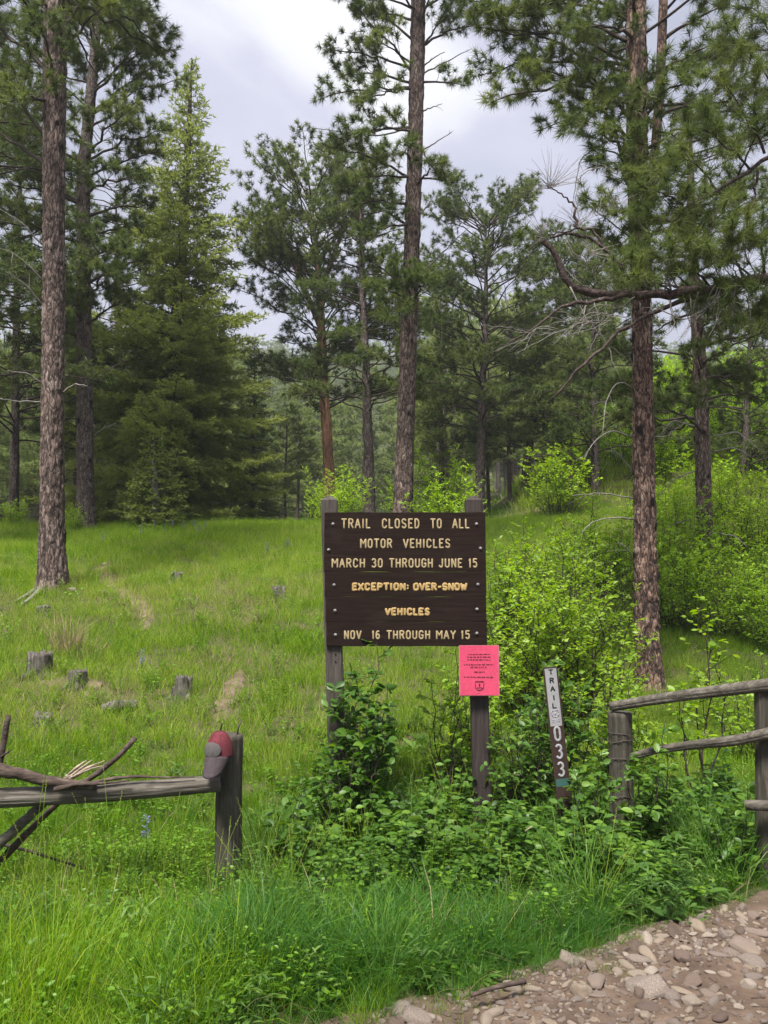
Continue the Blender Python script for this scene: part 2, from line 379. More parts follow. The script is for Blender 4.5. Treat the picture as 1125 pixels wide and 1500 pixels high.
M_soil = surf('meadow_soil', [(.3, (.035, .038, .014)), (.45, (.06, .065, .02)), (.6, (.085, .070, .038)), (.75, (.13, .10, .06))], (9, 9, 9), .98, .03, 40)
M_dirt = surf('trail_dirt', [(.25, (.045, .030, .021)), (.5, (.095, .064, .046)), (.75, (.16, .114, .085))], (5, 5, 5), .97, .010, 60, 10)
M_path = surf('path_dirt', [(.25, (.06, .042, .03)), (.5, (.13, .092, .065)), (.75, (.22, .17, .13))], (5, 5, 5), .97, .010, 40, 10)
M_stone = None
def stonemat():
    m, n, l = newmat('road_stone')
    tc = n.new("ShaderNodeTexCoord"); oi = n.new("ShaderNodeObjectInfo")
    nz = n.new("ShaderNodeTexNoise"); nz.inputs['Scale'].default_value = 18; nz.inputs['Detail'].default_value = 8
    l.new(tc.outputs['Object'], nz.inputs['Vector'])
    a = n.new("ShaderNodeMath"); a.operation = 'MULTIPLY_ADD'; a.inputs[1].default_value = .75; a.inputs[2].default_value = -.375
    l.new(nz.outputs[0], a.inputs[0])
    b = n.new("ShaderNodeMath"); b.operation = 'ADD'; l.new(a.outputs[0], b.inputs[0]); l.new(oi.outputs['Random'], b.inputs[1])
    c = ramp(n, l, b.outputs[0], [(0, (.090, .060, .046)), (.2, (.15, .105, .082)), (.4, (.21, .162, .130)), (.55, (.15, .120, .108)), (.7, (.28, .225, .175)), (.85, (.23, .172, .12)), (1, (.35, .295, .25))])
    p = n.new("ShaderNodeBsdfPrincipled"); p.inputs['Roughness'].default_value = .88; l.new(c, p.inputs['Base Color'])
    n2 = n.new("ShaderNodeTexNoise"); n2.inputs['Scale'].default_value = 60; n2.inputs['Detail'].default_value = 6; l.new(tc.outputs['Object'], n2.inputs['Vector'])
    bp = n.new("ShaderNodeBump"); bp.inputs['Distance'].default_value = .004; l.new(n2.outputs[0], bp.inputs['Height']); l.new(bp.outputs[0], p.inputs['Normal'])
    o = n.new("ShaderNodeOutputMaterial"); l.new(p.outputs[0], o.inputs[0]); return m
M_stone = stonemat()

# ------------------------------------------------------------------ ground
def grid_mesh(xs, ys, zfn):
    X, Y = np.meshgrid(xs, ys)
    Z = zfn(X, Y); nx, ny = len(xs), len(ys)
    i, j = np.meshgrid(np.arange(ny - 1), np.arange(nx - 1), indexing='ij')
    f = np.stack([i * nx + j, i * nx + j + 1, (i + 1) * nx + j + 1, (i + 1) * nx + j], -1).reshape(-1, 4)
    return np.stack([X, Y, Z], -1).reshape(-1, 3), f
xs = np.unique(np.concatenate([-np.geomspace(12, 900, 40)[::-1], np.arange(-12, 14.01, .2), np.geomspace(14, 900, 40)]))
ys = np.unique(np.concatenate([np.linspace(-60, 0, 13), np.arange(0, 26, .2), np.geomspace(26, 880, 90)]))
mb = MB(); v, f = grid_mesh(xs, ys, lambda X, Y: terrain(X, Y)); mb.add(v, f)
mb.build('meadow_ground', M_soil, kind='structure')

# edge of the stony road, from the photograph's pixels on the z=0 plane
def plane0(px, py):
    u, v = px - 562.5, 750.0 - py
    D = np.array([u, FPX * CP - v * SP, FPX * SP + v * CP]); t = -1.6 / D[2]
    return D[0] * t, D[1] * t
edge_px = [(520, 1500), (600, 1472), (690, 1448), (770, 1418), (850, 1386), (930, 1350), (1000, 1322), (1060, 1300), (1125, 1272)]
edge = [plane0(*q) for q in edge_px]
dx, dy = edge[0][0] - edge[3][0], edge[0][1] - edge[3][1]
edge = [(edge[0][0] + dx * 20, edge[0][1] + dy * 20 - 6), (edge[0][0] + dx * 1.2, edge[0][1] + dy * 1.1)] + edge
dx, dy = edge[-1][0] - edge[-4][0], edge[-1][1] - edge[-4][1]
edge += [(edge[-1][0] + dx * 1, edge[-1][1] + dy), (edge[-1][0] + dx * 12, edge[-1][1] + dy * 9)]
EX = np.array([q[0] for q in edge]); EY = np.array([q[1] for q in edge])
def road_in(x, y):
    """metres inside the road edge (positive = on the road)"""
    x = np.asarray(x, float)
    return (np.interp(x, EX, EY) + (fbm(x * 4, 0 * x + 3, 1.0, 3) - .5) * .16) - y
rx = np.unique(np.concatenate([np.arange(-1.4, 5.0, .022), np.linspace(-14, -1.4, 60), np.linspace(5.0, 16, 60)])); ry = np.unique(np.concatenate([np.arange(1.9, 5.2, .022), np.linspace(-12, 1.9, 50), np.linspace(5.2, 12, 30)]))
def road_z(X, Y):
    d = road_in(X, Y)
    bumps = (fbm(X * 3, Y * 3, 1.2, 4) - .5) * .045 + (fbm(X * 22, Y * 22, 3.3, 3) - .5) * .016
    return terrain(X, Y) + .016 + bumps * smooth(0, .25, d) - .12 * smooth(-.04, -.15, d)
X, Y = np.meshgrid(rx, ry)
v, f = grid_mesh(rx, ry, road_z)
keep = (road_in(v[:, 0], v[:, 1]) > -.14)[f].all(1)
used = np.unique(f[keep]); remap = -np.ones(len(v), int); remap[used] = np.arange(len(used))
mb = MB(); mb.add(v[used], remap[f[keep]])
road = mb.build('dirt_road', M_dirt, kind='structure')

# worn footpath up the meadow and bare patches
PATH = [[(158, 822), (150, 838), (160, 858), (190, 872), (212, 888), (218, 906), (214, 926)],
        [(352, 985), (340, 1008), (330, 1035), (322, 1060)], [(345, 930), (375, 905), (400, 892)], [(430, 915), (455, 925)], [(60, 1002), (130, 1000), (150, 1006)]]
PW = [.125, .10, .05, .06, .08]
path_pts = [np.array([ground(*q) for q in pl]) for pl in PATH]
_dense = []
for pp, w in zip(path_pts, PW):
    c = curve(pp, 40); _dense.append((c, w))
def on_path(x, y):
    """<1 means bare ground"""
    x = np.asarray(x, float); d = np.full(x.shape, 9.0)
    for c, w in _dense:
        for q in c[::2]:
            d = np.minimum(d, np.hypot(x - q[0], (y - q[1])) / w)
    return d + (fbm(x * 3, y * 3, 8.8, 2) - .5) * 1.0
for c, w in _dense:
    mb = MB(); n = len(c)
    T = np.gradient(c, axis=0)[:, :2]; T /= np.linalg.norm(T, axis=1)[:, None]
    S = np.stack([T[:, 1], -T[:, 0]], 1)
    cols = np.linspace(-1, 1, 9); vv = []
    for k in range(n):
        ww = w * 1.25 * (math.sin(math.pi * (k + .5) / n) ** .4)
        for q in cols:
            x, y = c[k, :2] + S[k] * q * ww * (1 + .25 * math.sin(k * 1.3 + q))
            vv.append((x, y, gz(x, y) + .018 + .02 * random.random() - .05 * abs(q) ** 4))
    vv = np.array(vv); i, j = np.meshgrid(np.arange(n - 1), np.arange(8), indexing='ij')
    ff = np.stack([i * 9 + j, i * 9 + j + 1, (i + 1) * 9 + j + 1, (i + 1) * 9 + j], -1).reshape(-1, 4)
    mb.add(vv, ff); mb.build('footpath', M_path, kind='structure')

# ------------------------------------------------------------------ scatter (stuff only)
def src_collection(name, meshes):
    c = bpy.data.collections.new(name)
    for k, me in enumerate(meshes):
        c.objects.link(bpy.data.objects.new('%s_%02d' % (name, k), me))
    return c
def scatter(name, pts, rot, scl, idx, col, hue, **kw):
    me = bpy.data.meshes.new(name); n = len(pts)
    me.vertices.add(n); me.vertices.foreach_set('co', np.asarray(pts, np.float32).ravel())
    for nm, ty, dat, key in (('rot', 'FLOAT_VECTOR', rot, 'vector'), ('scl', 'FLOAT_VECTOR', scl, 'vector'), ('idx', 'INT', idx, 'value'), ('hue', 'FLOAT', hue, 'value')):
        a = me.attributes.new(nm, ty, 'POINT')
        a.data.foreach_set(key, np.asarray(dat, np.int32 if ty == 'INT' else np.float32).ravel())
    o = bpy.data.objects.new(name, me); COL.objects.link(o)
    g = bpy.data.node_groups.new(name + '_scatter', 'GeometryNodeTree')
    g.interface.new_socket('Geometry', in_out='INPUT', socket_type='NodeSocketGeometry')
    g.interface.new_socket('Geometry', in_out='OUTPUT', socket_type='NodeSocketGeometry')
    N, L = g.nodes, g.links
    gi, go = N.new('NodeGroupInput'), N.new('NodeGroupOutput')
    ci = N.new('GeometryNodeCollectionInfo'); ci.inputs['Collection'].default_value = col
    ci.inputs['Separate Children'].default_value = True; ci.inputs['Reset Children'].default_value = True
    ip = N.new('GeometryNodeInstanceOnPoints'); ip.inputs['Pick Instance'].default_value = True
    def na(nm, ty):
        q = N.new('GeometryNodeInputNamedAttribute'); q.data_type = ty; q.inputs['Name'].default_value = nm; return q.outputs['Attribute']
    L.new(gi.outputs[0], ip.inputs['Points']); L.new(ci.outputs[0], ip.inputs['Instance'])
    L.new(na('idx', 'INT'), ip.inputs['Instance Index']); L.new(na('rot', 'FLOAT_VECTOR'), ip.inputs['Rotation']); L.new(na('scl', 'FLOAT_VECTOR'), ip.inputs['Scale'])
    L.new(ip.outputs[0], go.inputs[0])
    md = o.modifiers.new('scatter', 'NODES'); md.node_group = g
    kw.setdefault('kind', 'stuff')
    return tag(o, **kw)

def blades(mb, n, spread, h, w, lean, curl, r, seg=3, heads=0.0):
    """grass blades, each a tapered bent strip"""
    a = r.random(n) * 2 * np.pi; rad = spread * np.sqrt(r.random(n))
    bx_, by_ = rad * np.cos(a), rad * np.sin(a)
    H = h * (.45 + .65 * r.random(n)); W = w * (.6 + .7 * r.random(n))
    la = a + (r.random(n) - .5) * 2.5; ln = lean * (r.random(n) ** .7); cu = curl * r.random(n)
    fa = r.random(n) * np.pi * 2
    lv = []; s = np.linspace(0, 1, seg + 1)
    for q in s:
        off = H * (ln * q + cu * q * q * q); z = H * (q - .45 * cu * q ** 3)
        c = np.stack([bx_ + np.cos(la) * off, by_ + np.sin(la) * off, z], 1)
        ww = W * (1 - q) ** .6 * .5 if q < 1 else W * .03
        sd = np.stack([np.cos(fa) * ww, np.sin(fa) * ww, 0 * ww], 1)
        lv += [c - sd, c + sd]
    V = np.stack(lv, 1); k = V.shape[1]
    F = [[2 * i, 2 * i + 1, 2 * i + 3, 2 * i + 2] for i in range(seg)]
    F = (np.array(F)[None] + (np.arange(n) * k)[:, None, None]).reshape(-1, 4)
    t = np.repeat(r.random(n), k)
    mb.add(V.reshape(-1, 3), F, t)
    for i in np.nonzero(r.random(n) < heads)[0]:   # seed heads
        tip = V[i, -1]; d = V[i, -1] - V[i, -3]; d /= np.linalg.norm(d) + 1e-9
        q = np.array([tip - d * .02 + d * s_ for s_ in (0, .02, .05, .07)])
        tube(mb, q, [.0008, .0022, .0018, .0006], 3, False, tint=.95)

def leafv(pos, d, nrm, L, W, fold=.12, bend=.15, hi=False):
    """vectorised leaf blades -> verts, faces"""
    d = d / (np.linalg.norm(d, axis=1)[:, None] + 1e-9)
    s = np.cross(nrm, d); s /= np.linalg.norm(s, axis=1)[:, None] + 1e-9
    n = np.cross(d, s)
    L, W = L[:, None], W[:, None]
    if hi:
        prof = [(0, 0, 0), (.22, .38, 1), (.50, .5, 1), (.78, .33, 1), (1, 0, 0)]
        rows = []
        for t, w, _ in prof:
            c = pos + d * L * t - n * (bend * L * t * t)
            if w == 0: rows.append([c])
            else: rows.append([c + s * W * w + n * fold * W, c - n * 0, c - s * W * w + n * fold * W])
        V = np.stack([q for r_ in rows for q in r_], 1)  # 0 | 1 2 3 | 4 5 6 | 7 8 9 | 10
        F = [[0, 2, 1], [0, 3, 2], [7, 8, 10], [8, 9, 10]]
        F4 = [[1, 2, 5, 4], [2, 3, 6, 5], [4, 5, 8, 7], [5, 6, 9, 8]]
        k = 11
    else:
        V = np.stack([pos, pos + d * L * .45 + s * W * .5 + n * fold * W, pos + d * L - n * bend * L, pos + d * L * .45 - s * W * .5 + n * fold * W], 1)
        F = [[0, 2, 1], [0, 3, 2]]; F4 = None; k = 4
    m = len(pos); off = (np.arange(m) * k)[:, None, None]
    return V.reshape(-1, 3), (np.array(F)[None] + off).reshape(-1, 3), (None if F4 is None else (np.array(F4)[None] + off).reshape(-1, 4)), k
def add_leaves(mb, pos, d, nrm, L, W, tint, hi=False, **k):
    v, f, f4, kk = leafv(pos, d, nrm, L, W, hi=hi, **k)
    mb.add(v, f, np.repeat(tint, kk))
    if f4 is not None: mb.f4.append(f4 + mb.n - len(v))

# ------------------------------------------------------------------ tree machinery
def unit(v): v = np.asarray(v, float); return v / (np.linalg.norm(v) + 1e-9)
class Tree:
    def __init__(s, seed, needle=.15, nn=34, nw=.006, tstep=.20, tubek=4):
        s.r = np.random.default_rng(seed); s.wood = MB(); s.boughs = []; s.snags = []; s.join = False; s.trunk = MB(); s.dead = MB(); s.tp, s.td, s.ts = [], [], []
        s.needle, s.nn, s.nw, s.tstep, s.tk = needle, nn, nw, tstep, tubek
    def tuft(s, p, d, k=1.0): s.tp.append(p); s.td.append(d); s.ts.append(k)
    def make_trunk(s, path, rad, k=32, dz=.06, furrow=.05, fs=9.0, knots=14, zs=2.2, flare=.5):
        path = np.asarray(path, float)
        L = np.concatenate([[0], np.cumsum(np.linalg.norm(np.diff(path, axis=0), axis=1))])
        n = max(12, int(L[-1] / dz)); q = np.linspace(0, 1, n) ** 1.15 * L[-1]
        c = np.stack([np.interp(q, L, path[:, i]) for i in range(3)], 1)
        for _ in range(max(2, n // 20)): c[1:-1] = (c[:-2] + 2 * c[1:-1] + c[2:]) / 4
        r = np.interp(q, L, rad)
        T, N, B = frames(c)
        a = np.arange(k) * 2 * np.pi / k
        D = N[:, None] * np.cos(a)[None, :, None] + B[:, None] * np.sin(a)[None, :, None]
        rr = r[:, None] * np.ones(k)
        h = q[:, None]
        rr = rr * (1 + flare * np.exp(-h / .35) * (.6 + .7 * noise3(np.cos(a)[None] * 2 + 5, np.sin(a)[None] * 2 + 5, 3.0)))
        off = s.r.random() * 40
        p0 = c[:, None] + D * rr[..., None]
        w = .25 * (fbm(p0[..., 0] * 5, p0[..., 1] * 5, p0[..., 2] * 2 + off, 2) - .5)
        fs = fs * 1.9; zs = zs * 2.6
        rg = np.abs(noise3(p0[..., 0] * fs + w * 4, p0[..., 1] * fs + off, p0[..., 2] * zs + w * 6) - .5) * 2
        rg2 = np.abs(noise3(p0[..., 0] * fs * 2.1 + 9, p0[..., 1] * fs * 2.1 + off, p0[..., 2] * zs * 2.3) - .5) * 2
        g = np.clip(rg * 1.6, 0, 1) * .65 + np.clip(rg2 * 1.6, 0, 1) * .35          # 0 = furrow
        rr = rr + (g - .6) * furrow * np.minimum(1, r[:, None] * 6) * .9
        tint = .35 + .65 * g
        for _ in range(knots):
            kh = s.r.random() * L[-1] * .8 + .3; ka = s.r.random() * 2 * np.pi; ks = .03 + .045 * s.r.random()
            da = (np.angle(np.exp(1j * (a - ka))))[None] * r[:, None]
            dd = np.sqrt(da ** 2 + ((h - kh) * .7) ** 2) / ks
            e_ = np.exp(-dd ** 2 * 1.2)
            rr = rr + .02 * e_; tint = tint * (1 - .97 * np.clip(e_ * 1.3, 0, 1))
        v = c[:, None] + D * rr[..., None]
        i, j = np.meshgrid(np.arange(n - 1), np.arange(k), indexing='ij')
        f = np.stack([i * k + j, i * k + (j + 1) % k, (i + 1) * k + (j + 1) % k, (i + 1) * k + j], -1).reshape(-1, 4)
        s.trunk.add(v, f, tint.ravel())
        s.path, s.plen, s.prad = path, L, np.asarray(rad, float)
    def at(s, h):
        z0 = s.path[0][2]; zz = s.path[:, 2]
        return np.array([np.interp(z0 + h, zz, s.path[:, i]) for i in range(3)]), float(np.interp(z0 + h, zz, s.prad))
    def bough(s, p0, p1, r0=.03, arch=.06, leaf=.35, tw=1.0, sub=True, ts=1.0, mid=None, spread=.42):
        p0, p1 = np.asarray(p0, float), np.asarray(p1, float); r = s.r
        W = s.wood if s.join else MB(); k0 = len(s.tp)
        pts = [p0] + ([np.asarray(m_, float) for m_ in mid] if mid is not None else []) + [p1]
        n = 9; L = np.linalg.norm(p1 - p0)
        c = curve(pts, n)
        t = np.linspace(0, 1, n)[:, None]
        c = c + np.array([0, 0, 1]) * arch * L * np.sin(np.pi * t) + (r.random((n, 3)) - .5) * .06 * L * np.sin(np.pi * t)
        tube(W, c, r0 * (1 - .82 * t[:, 0]) + .002, s.tk, False)
        m = max(3, int(L * (1 - leaf) / .115 * tw))
        for q in range(m):
            tt = leaf + (1 - leaf) * (q + r.random()) / m
            f = tt * (n - 1); i = min(int(f), n - 2); b = c[i] + (c[i + 1] - c[i]) * (f - i)
            d = unit(c[i + 1] - c[i]); sd = unit(np.cross(d, [0, 0, 1])) * (1 if q % 2 else -1)
            dr = unit(d * (.7 + .5 * r.random()) + sd * (.5 + .7 * r.random()) + np.array([0, 0, .15 + .45 * r.random()]) + (r.random(3) - .5) * .5)
            l2 = min(1.1, (spread * L * (1.05 - tt) + .16)) * (.6 + .6 * r.random())
            e1 = b + dr * l2 * .5 + (r.random(3) - .5) * .08 * l2
            e2 = b + dr * l2 + np.array([0, 0, .18 * l2]) + (r.random(3) - .5) * .15 * l2
            rt = max(.0035, r0 * .32 * (1.1 - tt))
            tube(W, [b, e1, e2], [rt, rt * .75, rt * .45], 3, False)
            s.tuft(e2, unit(e2 - e1), ts)
            if sub:
                k = max(1, int(l2 / s.tstep))
                for z in range(k):
                    w = .35 + .6 * (z + r.random()) / k
                    bb = (b + (e1 - b) * w * 2) if w < .5 else (e1 + (e2 - e1) * (w - .5) * 2)
                    d3 = unit(dr + (r.random(3) - .5) * 1.7 + np.array([0, 0, .35])); l3 = .08 + .16 * r.random()
                    ee = bb + d3 * l3
                    tube(W, [bb, ee], [rt * .5, rt * .35], 3, False)
                    s.tuft(ee, d3, ts * (.75 + .35 * r.random()))
        s.tuft(c[-1], unit(c[-1] - c[-2]), ts)
        if not s.join: s.boughs.append((W, k0, len(s.tp)))
    def auto(s, h0, h1, n, Lf, up=.25, leaf=.4, az=None, r0=.028, tw=1.0, sub=True, ts=1.0, arch=.05):
        for k in range(n):
            h = h0 + (h1 - h0) * (k + s.r.random()) / n
            a = s.r.random() * 2 * np.pi if az is None else az(s.r)
            p, rad = s.at(h); f = (h - h0) / (h1 - h0)
            L = Lf(f) * (.7 + .5 * s.r.random())
            uu = up(f) if callable(up) else up
            d = unit([math.cos(a), math.sin(a), uu + (s.r.random() - .5) * .25])
            s.bough(p + d * rad * .5, p + d * L, r0 * (.5 + .25 * L), arch, leaf, tw, sub, ts)
    def snag(s, pts, r0, twigs=4, n=12, k=5, tl=.35):
        """bare dead branch"""
        c = curve(pts, n); r = s.r
        D = s.dead if s.join else MB()
        if not s.join: s.snags.append(D)
        c[1:-1] += (r.random((n - 2, 3)) - .5) * .02
        tube(D, c, np.linspace(r0, r0 * .3, n), k, True)
        for q in range(twigs):
            i = int(n * (.3 + .65 * r.random())); i = min(i, n - 2)
            d = unit(unit(c[i + 1] - c[i]) + (r.random(3) - .5) * 1.8); l = tl * (.4 + .8 * r.random())
            m = c[i] + d * l * .5; e_ = c[i] + d * l + np.array([0, 0, -.08 * l])
            tube(D, [c[i], m, e_], [r0 * .3, r0 * .22, r0 * .1], 3, False)
    def needles(s, a=0, b=None):
        tp, td, ts_ = s.tp[a:b], s.td[a:b], s.ts[a:b]
        m = len(tp); mb = MB()
        if not m: return mb
        p = np.repeat(np.array(tp), s.nn, 0); d = np.repeat(np.array(td), s.nn, 0); k = np.repeat(np.array(ts_), s.nn)
        r = s.r; N = len(p)
        g = r.normal(size=(N, 3)); g /= np.linalg.norm(g, axis=1)[:, None]
        dr = g * .85 + d * .62; dr /= np.linalg.norm(dr, axis=1)[:, None]
        base = p - d * (r.random(N) * .09 * k)[:, None]
        l = s.needle * k * (.65 + .5 * r.random(N))
        tip = base + dr * l[:, None] + np.array([0, 0, -.12]) * l[:, None]
        sd = np.cross(dr, r.normal(size=(N, 3))); sd /= np.linalg.norm(sd, axis=1)[:, None]
        w = s.nw * (.7 + .6 * r.random(N))[:, None]
        V = np.stack([base - sd * w * .5, base + sd * w * .5, tip], 1).reshape(-1, 3)
        F = np.arange(N * 3).reshape(-1, 3)
        bt = r.normal(.48, .17)
        tn = np.repeat(np.clip(r.normal(bt, .16, m), 0, 1), s.nn) + (r.random(N) - .5) * .15 + .12 * (np.repeat(np.array(ts_), s.nn) > .99)
        mb.add(V, F, np.repeat(tn, 3)); return mb
    def build(s, name, loc, label, bark, needle=None, group=None, limb=None, cat='pine tree', rebase=True, dead=None):
        o = thing(name, loc, label, cat, group)
        off = -np.array(loc, float) if rebase else np.zeros(3)
        def sh(mb):
            mb.v = [q + off for q in mb.v]; return mb
        sh(s.trunk).build('trunk', bark, o)
        if s.wood.n: sh(s.wood).build('branches', limb or M_limb, o, kind='stuff')
        for W, a, b in s.boughs:
            bo = sh(W).build('bough', limb or M_limb, o); sh(s.needles(a, b)).build('needles', needle or M_needle, bo, smoothed=False, kind='stuff')
        for D in s.snags: sh(D).build('dead_branch', dead or M_dead, o)
        return o

def hero_path(pts, d, sink=.25, n_extra=0):
    """pts: (px, py, width_px) from base upwards at depth d"""
    p = [P(a, b, d) for a, b, w in pts]; r = [w / 2 / FPX * d * (1 + ((750 - b) / FPX) ** 2 * .25) * .93 for q, (a, b, w) in zip(p, pts)]
    p[0] = p[0] - np.array([0, 0, sink]); return p, r

# ------------------------------------------------------------------ the large pines (from left to right)
# tree 1: tall bare-trunked ponderosa, left
d1 = ground(78, 866)[1]
t = Tree(11, .17, 60, .0095, .13)
p, r = hero_path([(78, 866, 44), (76, 760, 37), (77, 600, 35), (79, 400, 33), (79, 230, 33), (80, 100, 35), (82, 0, 32), (84, -350, 24), (80, -700, 8)], d1)
t.make_trunk(p, r, 64, .03, .030, 11, 26, 2.6)
B = lambda x0, y0, x1, y1, dd=0., r0=.035, dpt=None, **k: t.bough(P(x0, y0, dpt), P(x1, y1, dpt + dd), r0, **k)
for a in [(72, 215, -20, 75, -.5), (74, 150, 5, 150, -1.2), (74, 110, -60, 0, .5), (76, 60, 10, -30, -1), (88, 90, 150, 10, -.8), (88, 40, 190, -40, .6), (80, 10, -30, -80, 0), (86, 20, 130, -60, -1.2), (72, 250, -35, 190, 1.0), (86, 150, 60, 40, -1.6)]:
    B(*a[:4], a[4], dpt=d1, leaf=.3, tw=1.2)
t.auto(9.6, 16.5, 34, lambda f: 2.6 * (1 - f) + .7)
for q in ([(64, 360), (30, 325), (-20, 295)], [(64, 412), (38, 385), (12, 366), (-10, 362)], [(64, 450), (40, 418), (8, 398)], [(62, 562), (40, 546), (8, 544)], [(62, 590), (30, 588), (0, 584)], [(92, 575), (110, 562), (128, 566)]):
    t.snag([P(a, b, d1 - .25 * i) for i, (a, b) in enumerate(q)], .018, 3)
t.build('pine_tree', P(78, 866, d1), 'tall pine with thick bare reddish trunk standing nearest on the left meadow', M_bark)
# its exposed roots
mb = MB()
for q in ([(62, 862), (45, 872), (22, 884)], [(64, 868), (44, 880), (30, 890)], [(95, 858), (104, 862), (112, 870)]):
    g = [ground(*z) for z in q]; tube(mb, curve([g[0] + [0, 0, .08]] + [k_ + [0, 0, .03] for k_ in g[1:]], 8), np.linspace(.05, .015, 8), 6)
o_t1 = [o for o in bpy.data.objects if o.name == 'pine_tree'][0]
mb.v = [q - np.array(o_t1.location) for q in mb.v]; mb.build('root', M_dead, o_t1)

# tree 2: pine just behind it at the crest
d2 = 19.5
t = Tree(12, .20, 46, .015, .16)
p, r = hero_path([(126, 772, 29), (125, 700, 26), (124, 560, 25), (122, 400, 22), (122, 250, 19), (136, 110, 15), (146, -20, 11), (150, -160, 5)], d2)
t.make_trunk(p, r, 40, .06, .03, 9, 22)
for a in [(122, 470, 60, 430, -2), (122, 478, 190, 440, -1), (122, 455, 160, 400, -2.5), (122, 445, 60, 480, -2), (122, 420, 210, 380, 0), (122, 400, 40, 380, -1),
          (122, 385, 175, 372, -2.4), (122, 350, 200, 330, -.6), (122, 330, 20, 350, -.6), (122, 320, 225, 300, .8), (122, 300, 10, 270, -.8), (123, 285, 200, 262, -1.6),
          (123, 262, 232, 222, -.4), (123, 250, 30, 220, .4), (124, 238, 240, 190, -1.0), (124, 236, 190, 160, -2.0), (126, 210, 60, 150, -1), (128, 190, 225, 140, -.6),
          (130, 170, 236, 90, -.2), (134, 140, 215, 70, -1), (136, 130, 90, 60, 1), (138, 110, 200, 30, 0), (140, 90, 180, 10, -1), (140, 80, 100, 10, 1), (144, 30, 190, -30, 0), (122, 520, 20, 500, -1),
          (122, 495, -10, 470, -1), (122, 440, -30, 420, .5), (122, 360, -30, 320, 0), (122, 300, -40, 240, 1), (124, 240, -30, 190, 1)]:
    t.bough(P(a[0], a[1], d2), P(a[2], a[3], d2 + a[4]), .045, .05, .28, 1.35)
t.auto(11, 17, 26, lambda f: 2.2 * (1 - f) + .5)
for q in ([(136, 640), (150, 628), (170, 620)], [(134, 560), (160, 540), (200, 520)], [(116, 555), (100, 548), (96, 520)]):
    t.snag([P(a, b, d2 - .25 * i) for i, (a, b) in enumerate(q)], .02, 3)
t.build('pine_tree', P(126, 772, d2), 'leaning dark-crowned pine at the crest just behind the nearest left trunk', M_bark_grey)

# central tall ponderosa behind the sign
d6 = 16.5
t = Tree(13, .18, 52, .012, .15)
p, r = hero_path([(588, 815, 36), (590, 748, 31), (595, 600, 28), (601, 430, 26), (607, 250, 24), (612, 60, 23), (614, -150, 17), (612, -420, 7)], d6)
t.make_trunk(p, r, 52, .045, .026, 11, 34, 2.6)
for a in [(606, 110, 520, 10, -.3), (606, 100, 480, 75, .3), (605, 95, 545, 60, -1), (606, 128, 470, 145, -.2), (605, 122, 500, 110, .8), (605, 130, 530, 150, -1.2), (604, 186, 490, 205, -.3), (604, 195, 540, 195, -1.2), (604, 235, 575, 225, -1.4),
          (604, 262, 530, 260, -.8), (604, 262, 480, 215, .2), (604, 300, 520, 300, -.9), (603, 330, 540, 345, -1.2), (604, 335, 500, 280, .4), (612, 120, 680, 125, -.6), (614, 75, 660, 20, -.2), (613, 70, 700, 35, .5), (612, 20, 560, -20, -1), (614, 40, 640, -40, -.8), (606, 60, 500, -10, .2),
          (608, 262, 655, 268, -.8), (608, 275, 640, 240, -1.2), (602, 440, 555, 425, -1.3), (602, 450, 590, 395, -1.6), (602, 432, 540, 380, -.6), (604, 450, 625, 412, -1.6), (602, 440, 570, 470, -1.5), (606, 30, 520, 20, .8), (612, 15, 700, -20, .2)]:
    t.bough(P(a[0], a[1], d6), P(a[2], a[3], d6 + a[4]), .032, .05, .30, 1.25)
t.auto(12.6, 18, 34, lambda f: 2.3 * (1 - f) + .6)
for q in ([(615, 110), (650, 92), (690, 72)], [(615, 100), (640, 82), (652, 76)], [(615, 165), (630, 158), (648, 152)], [(615, 222), (640, 208), (662, 193)], [(612, 318), (628, 300), (636, 286)], [(612, 405), (640, 378), (690, 330)], [(604, 185), (560, 200), (455, 187)]):
    t.snag([P(a, b, d6 - .15 * i) for i, (a, b) in enumerate(q)], .022, 2, tl=.2)
t.build('pine_tree', P(588, 815, d6), 'tallest central pine rising behind the brown sign, lopsided boughs on its left', M_bark)

